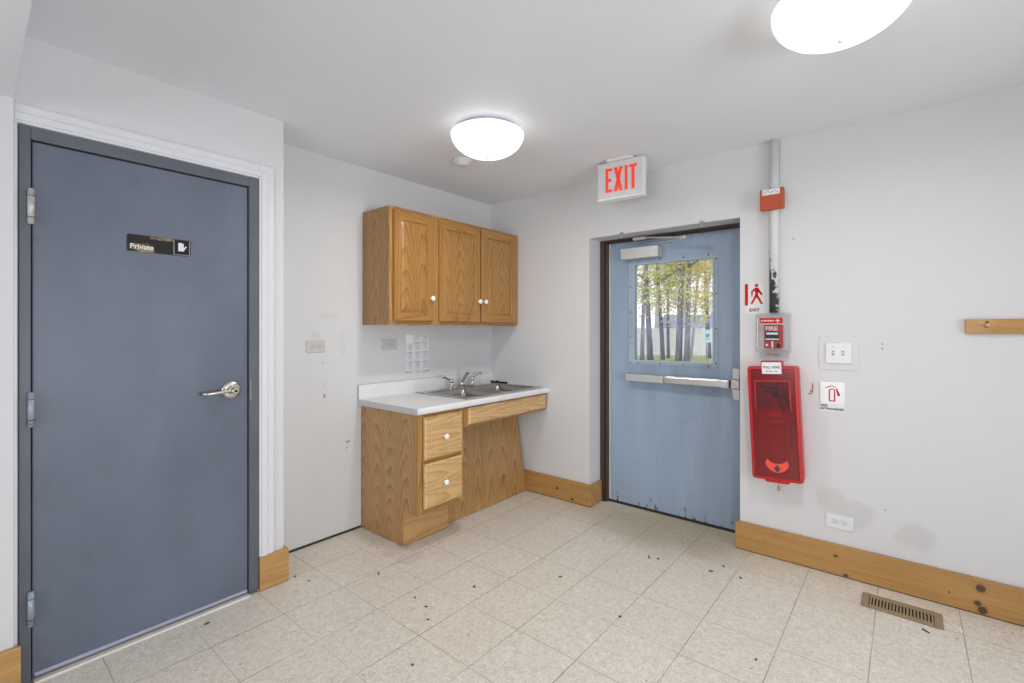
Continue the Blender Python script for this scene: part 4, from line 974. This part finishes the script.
def crumb(x, y, L, W, rot, mat, place, cat='litter'):
    n = 9; b = B(); rng = random.Random(int(x*1000+y*777))
    lo = []
    for i in range(n):
        t = 2*PI*i/n; q = 1+rng.uniform(-0.3, 0.25)
        a, c = 0.68*L*q*math.cos(t), 0.68*W*q*math.sin(t)
        lo.append((x+a*math.cos(rot)-c*math.sin(rot), y+a*math.sin(rot)+c*math.cos(rot)))
    b.rings([[(p[0], p[1], 0.0004) for p in lo], [(x+(p[0]-x)*0.9, y+(p[1]-y)*0.9, 0.0035+rng.uniform(0, 0.003)) for p in lo], [(x+(p[0]-x)*0.4, y+(p[1]-y)*0.4, 0.004+rng.uniform(0, 0.003)) for p in lo]])
    tag(b.done('leaf_crumb', mat), place, 'leaf crumb', 'leaf crumbs on the floor')
crumbs = [
 (2.011, -0.410, 0.017, 0.013, 0.3, M_debris2, 'largest brown leaf crumb on the floor before the exit door'),
 (2.048, -0.308, 0.016, 0.006, -0.6, M_debris, 'dark leaf crumb nearest the right end of the exit door'),
 (2.155, -0.380, 0.015, 0.006, -0.5, M_debris, 'dark leaf crumb on the tile beside the right baseboard end'),
 (1.729, -0.460, 0.012, 0.009, 0.8, M_debris, 'round dark crumb right of a thin twig before the exit door'),
 (1.680, -0.475, 0.028, 0.005, -0.9, M_debris, 'thin brown twig on the floor before the exit door'),
 (1.818, -1.111, 0.010, 0.010, 0, M_debris, 'dark round crumb on a tile seam in mid floor'),
 (1.116, -1.361, 0.011, 0.010, 0.4, M_debris, 'dark crumb on the tiles below the drawer cabinet, alone on its tile'),
 (1.062, -1.636, 0.013, 0.005, 0.7, M_debris, 'upper of two crumbs close together left of mid floor'),
 (1.149, -1.697, 0.008, 0.006, 0.2, M_debris, 'lower of two crumbs close together left of mid floor'),
 (2.374, -1.022, 0.009, 0.006, 1.2, M_debris, 'dark crumb near the bottom edge, below the red cabinet'),
 (1.403, -0.992, 0.016, 0.007, 0.5, M_debris2, 'pale brown leaf flake in mid floor, between two tile seams'),
 (0.300, -1.905, 0.008, 0.006, 0.3, M_debris, 'crumb at the foot of the short pine block'),
 (0.400, -1.880, 0.008, 0.006, 0.9, M_debris, 'crumb a hand right of the short pine block'),
 (0.62, -1.600, 0.020, 0.005, -0.7, M_debris, 'thin dark flake left of the pink floor stain'),
 (0.96, -1.620, 0.007, 0.006, 0.2, M_debris, 'tiny crumb between the pine block and mid floor'),
 (1.33, -1.93, 0.011, 0.007, 0.5, M_debris2, 'brown flake by the bottom edge left of centre'),
 (2.908, -0.342, 0.024, 0.004, -0.6, M_debris, 'curved brown twig just below the floor register'),
 (0.40, -2.36, 0.018, 0.008, 1.4, M_debris, 'dark flake at the grey door threshold, middle'),
]
for q in crumbs: crumb(*q)

# ------------------------------------------------------------------ outside, seen through the door window
GZ = -0.15
def grass_mat():
    m, nt, p = new_mat('lawn_with_leaves'); pos = worldpos(nt)
    n = noise(nt, pos, 3.5, 5); n2 = noise(nt, pos, 14, 3)
    c = mixc(nt, maprange(nt, n, 0.3, 0.7), (0.24, 0.32, 0.12), (0.42, 0.46, 0.22))
    c = mixc(nt, maprange(nt, n2, 0.56, 0.66), c, (0.42, 0.26, 0.10))
    lk(nt, c, p.inputs['Base Color']); p.inputs['Roughness'].default_value = 0.9
    return m
b = B(); b.box(-45, 30, 0.5, 75, GZ-0.3, GZ)
struct(b.done('ground', grass_mat()), 'lawn with fallen leaves outside the exit door', 'lawn')
VD = Vector((-math.sin(math.radians(YAW)), math.cos(math.radians(YAW)), 0)); VR = Vector((VD.y, -VD.x, 0))
C0 = Vector((CAM[0], CAM[1], 0))
def out(d, lat, z=GZ): p = C0+VD*d+VR*lat; return Vector((p.x, p.y, z))   # d metres ahead of the doorway viewer, lat metres to the side
# white board fence
fe = thing('fence', 'white board fence behind the trees outside the door window', 'fence', out(26.5, 8, GZ))
fd = (VR*1.0+VD*-0.06).normalized(); fn = Vector((-fd.y, fd.x, 0))
fo = out(26.5, 8, 0)
b = B(); bp_ = B(); M_fence = plain('white_fence_paint', (0.88, 0.93, 0.97), 0.6, var=0.04, vscale=3)
def obox(bb, a0, a1, t0, t1, z0, z1):
    loop = [fo+fd*a0+fn*t0, fo+fd*a1+fn*t0, fo+fd*a1+fn*t1, fo+fd*a0+fn*t1]
    bb.rings([[(p.x, p.y, z0) for p in loop], [(p.x, p.y, z1) for p in loop]])
for i in range(-60, 90): obox(b, i*0.16+0.006, i*0.16+0.154, 0, 0.02, GZ+0.06, GZ+1.56)
b.done('boards', M_fence, fe)
for i in range(-4, 7): obox(bp_, i*2.4-0.05, i*2.4+0.05, 0.02, 0.12, GZ-0.01, GZ+1.60)
for z in (0.3, 1.3): obox(bp_, -9.6, 14.4, 0.02, 0.06, GZ+z, GZ+z+0.09)
bp_.done('posts_and_rails', M_fence, fe)
# low house with bluish roof behind the fence
M_houseroof = plain('blue_grey_shingles', (0.30, 0.35, 0.58), 0.8, var=0.15, vscale=8); M_housewall = plain('pale_siding', (0.45, 0.46, 0.52), 0.8)
ho = thing('house', 'distant house with blue grey roof behind the white fence', 'house', out(38, 18, GZ))
hb = out(38, 18, 0)
def hbox(bb, a0, a1, d0, d1, z0, z1):
    loop = [hb+VR*a0+VD*d0, hb+VR*a1+VD*d0, hb+VR*a1+VD*d1, hb+VR*a0+VD*d1]
    bb.rings([[(p.x, p.y, z0) for p in loop], [(p.x, p.y, z1) for p in loop]])
b = B(); hbox(b, -4.5, 4, 0, 5, GZ, 1.2); b.done('wall', M_housewall, ho)
b = B(); pr2 = [(-0.5, 1.2), (5.5, 1.2), (2.5, 2.6)]
b.rings([[tuple(hb+VR*-5+VD*d)[:2]+(z,) for d, z in pr2], [tuple(hb+VR*4.5+VD*d)[:2]+(z,) for d, z in pr2]]); b.done('roof', M_houseroof, ho)
# trees
def bark_mat(name, a, c):
    m, nt, p = new_mat(name); pos = worldpos(nt)
    n = noise(nt, mapping(nt, pos, (9, 9, 1.6)), 1.4, 5, 0.65); n2 = noise(nt, pos, 1.1, 3)
    k = mth(nt, 'MULTIPLY_ADD', n2, 0.4, mth(nt, 'MULTIPLY', n, 0.6))
    lk(nt, mixc(nt, maprange(nt, k, 0.35, 0.65), a, c), p.inputs['Base Color']); p.inputs['Roughness'].default_value = 0.9
    return m
M_bark = bark_mat('grey_violet_bark', (0.13, 0.13, 0.19), (0.36, 0.36, 0.50))
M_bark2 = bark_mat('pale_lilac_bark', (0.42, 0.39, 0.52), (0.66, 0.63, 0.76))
def leaf_mat(name, cols):
    m, nt, p = new_mat(name)
    n = noise(nt, worldpos(nt), 2.1, 4); n2 = nd(nt, 'ShaderNodeTexWhiteNoise', noise_dimensions='3D')
    q = nd(nt, 'ShaderNodeVectorMath', operation='SNAP'); lk(nt, worldpos(nt), q.inputs[0]); q.inputs[1].default_value = (0.25, 0.25, 0.25); lk(nt, q.outputs[0], n2.inputs['Vector'])
    c = mixc(nt, maprange(nt, n, 0.35, 0.65), cols[0], cols[1]); c = mixc(nt, maprange(nt, n2.outputs[0], 0.55, 0.8), c, cols[2])
    lk(nt, c, p.inputs['Base Color']); p.inputs['Roughness'].default_value = 0.7
    p.inputs['Transmission Weight'].default_value = 0.0
    tl = nd(nt, 'ShaderNodeBsdfTranslucent'); lk(nt, c, tl.inputs[0])
    mx = nd(nt, 'ShaderNodeMixShader'); mx.inputs[0].default_value = 0.45
    outn = nt.nodes['Material Output']; lk(nt, p.outputs[0], mx.inputs[1]); lk(nt, tl.outputs[0], mx.inputs[2]); lk(nt, mx.outputs[0], outn.inputs[0])
    return m
M_leaf = [leaf_mat('yellow_green_leaves', ((0.56, 0.60, 0.30), (0.78, 0.74, 0.30), (0.70, 0.73, 0.55))),
          leaf_mat('golden_leaves', ((0.70, 0.50, 0.12), (0.80, 0.66, 0.24), (0.70, 0.70, 0.42))),
          leaf_mat('olive_leaves', ((0.42, 0.48, 0.26), (0.58, 0.60, 0.36), (0.72, 0.70, 0.48)))]
def tree(d, lat, r0, h, lean, lm, nleaf, label, bark=M_bark, z_lo=2.2, fork=False):
    base = out(d, lat)
    rng = random.Random(int(d*100+lat*1000))
    t = thing('tree', label, 'tree', base, 'trees outside the door window')
    b = B(); tips = []
    def limb(p0, dr, L, ra, depth):
        pts = [p0]; q = p0.copy(); v = dr.normalized()
        n = 6
        for i in range(n):
            v = (v+Vector((rng.uniform(-1, 1), rng.uniform(-1, 1), 0))*(0.12 if depth else 0.03)+Vector((0, 0, 0.05 if depth else 0.02))).normalized(); q = q+v*L/n; pts.append(q.copy())
        b.tube(pts, [ra*(1-0.62*i/n) for i in range(n+1)], 8 if depth == 0 else 5)
        if depth < 2:
            for k in range(6 if depth == 0 else 3):
                i = rng.randint(3 if depth == 0 else 2, n); a = rng.uniform(0, 2*PI)
                limb(pts[i], Vector((math.cos(a), math.sin(a), rng.uniform(0.2, 0.8))), L*rng.uniform(0.28, 0.42), ra*0.36, depth+1)
        if depth >= 1: tips.extend(pts[2:])
    limb(base-Vector((0, 0, 0.1)), VR*lean+Vector((0, 0, 1)), h, r0, 0)
    b.done('trunk', bark, t)
    f = B()
    zz = [q for q in tips if q.z < 6.5] or tips
    cl_ = [base+VR*rng.gauss(0, 0.9)+VD*rng.gauss(0, 0.9)+Vector((0, 0, rng.triangular(1.6, 6.2, 4.6))) for _ in range(11)]
    for k in range(int(nleaf*1.35)):
        if rng.random() < 0.55: c = rng.choice(zz)+Vector((rng.gauss(0, .32), rng.gauss(0, .32), rng.gauss(0, .30)))
        else: c = rng.choice(cl_)+Vector((rng.gauss(0, .42), rng.gauss(0, .42), rng.gauss(0, .26)))
        if c.z < z_lo-1.2: continue
        s = rng.uniform(0.035, 0.085); n = Vector((rng.gauss(0, 1), rng.gauss(0, 1), rng.gauss(0, 1))).normalized(); u = n.orthogonal().normalized(); v = n.cross(u)
        vs = [f.bm.verts.new(c+u*s*1.4+n*s*0.15), f.bm.verts.new(c+v*s*0.7), f.bm.verts.new(c-u*s*1.2+n*s*0.15), f.bm.verts.new(c-v*s*0.7)]
        f._f(vs)
    f.done('foliage', M_leaf[lm], t)
def lat_at(u, d): return (u-512)/FPX*d
TR = [(22.5, 642.0, 0.11, 7, 0.0, 0, 900, 'thin tree at the left edge of the door window'),
      (23.0, 650.5, 0.16, 8, -0.03, 0, 1300, 'thick dark tree, leftmost stout trunk in the door window'),
      (23.5, 663.0, 0.12, 8, -0.06, 2, 1100, 'slim dark tree left of the two big middle trunks, leaning left'),
      (24.6, 668.5, 0.09, 8, 0.01, 0, 900, 'slim upright tree just left of the big middle trunks'),
      (22.6, 678.5, 0.17, 9, 0.01, 0, 1400, 'thickest tree in the middle of the door window'),
      (22.2, 686.5, 0.14, 9, 0.05, 1, 1100, 'thick tree leaning right beside the thickest middle one'),
      (23.2, 690.5, 0.08, 8, 0.10, 0, 700, 'pale lilac slender tree leaning right'),
      (24.6, 709.0, 0.14, 7, -0.05, 1, 1400, 'dark tree behind the blue parking sign'),
      ]
for d, u, r0, h, lean, lm, nl, lb_ in TR: tree(d, lat_at(u, d), r0, h, lean, lm, nl, lb_, M_bark2 if 'lilac' in lb_ else M_bark)
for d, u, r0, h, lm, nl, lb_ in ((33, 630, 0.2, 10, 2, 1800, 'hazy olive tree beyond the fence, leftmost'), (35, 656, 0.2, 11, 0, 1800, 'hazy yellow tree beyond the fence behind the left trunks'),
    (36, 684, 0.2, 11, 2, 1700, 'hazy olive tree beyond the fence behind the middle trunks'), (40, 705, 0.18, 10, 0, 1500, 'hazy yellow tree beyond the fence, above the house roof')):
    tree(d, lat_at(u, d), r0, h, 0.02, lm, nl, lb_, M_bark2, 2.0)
# parking sign on a post
pp = out(21.8, lat_at(707.3, 21.8))
r = thing('parking_sign', 'pale green and blue parking sign on a post outside the door window', 'sign', pp)
b = B(); b.cyl((pp.x, pp.y, GZ-0.1), (pp.x, pp.y, GZ+1.50), 0.03, seg=8); b.done('post', M_alupaint, r)
def fbox(bb, a0, a1, t0, t1, z0, z1):
    loop = [pp+VR*a0-VD*t0, pp+VR*a1-VD*t0, pp+VR*a1-VD*t1, pp+VR*a0-VD*t1]
    bb.rings([[(p.x, p.y, z0) for p in loop], [(p.x, p.y, z1) for p in loop]])
b = B(); fbox(b, -0.14, 0.15, 0.032, 0.038, 0.74, 1.32); pl = b.done('plate', plain('pale_green_sign', (0.58, 0.78, 0.78), 0.4), r)
b = B(); cc = pp-VD*0.040; b.lathe([(0.085, 0), (0.085, 0.002)], (cc.x, cc.y, 1.06), tuple(-VD), 18); bl = b.done('blue_disc', plain('blue_ink', (0.01, 0.09, 0.42), 0.4), pl)
b = B(); fbox(b, -0.012, 0.014, 0.043, 0.045, 1.04, 1.12); fbox(b, -0.03, 0.03, 0.043, 0.045, 1.005, 1.035); b.done('symbol', M_signwhite, bl)
b = B(); fbox(b, -0.10, 0.11, 0.039, 0.041, 0.88, 0.915); b.done('print_bar', M_greyink, pl)
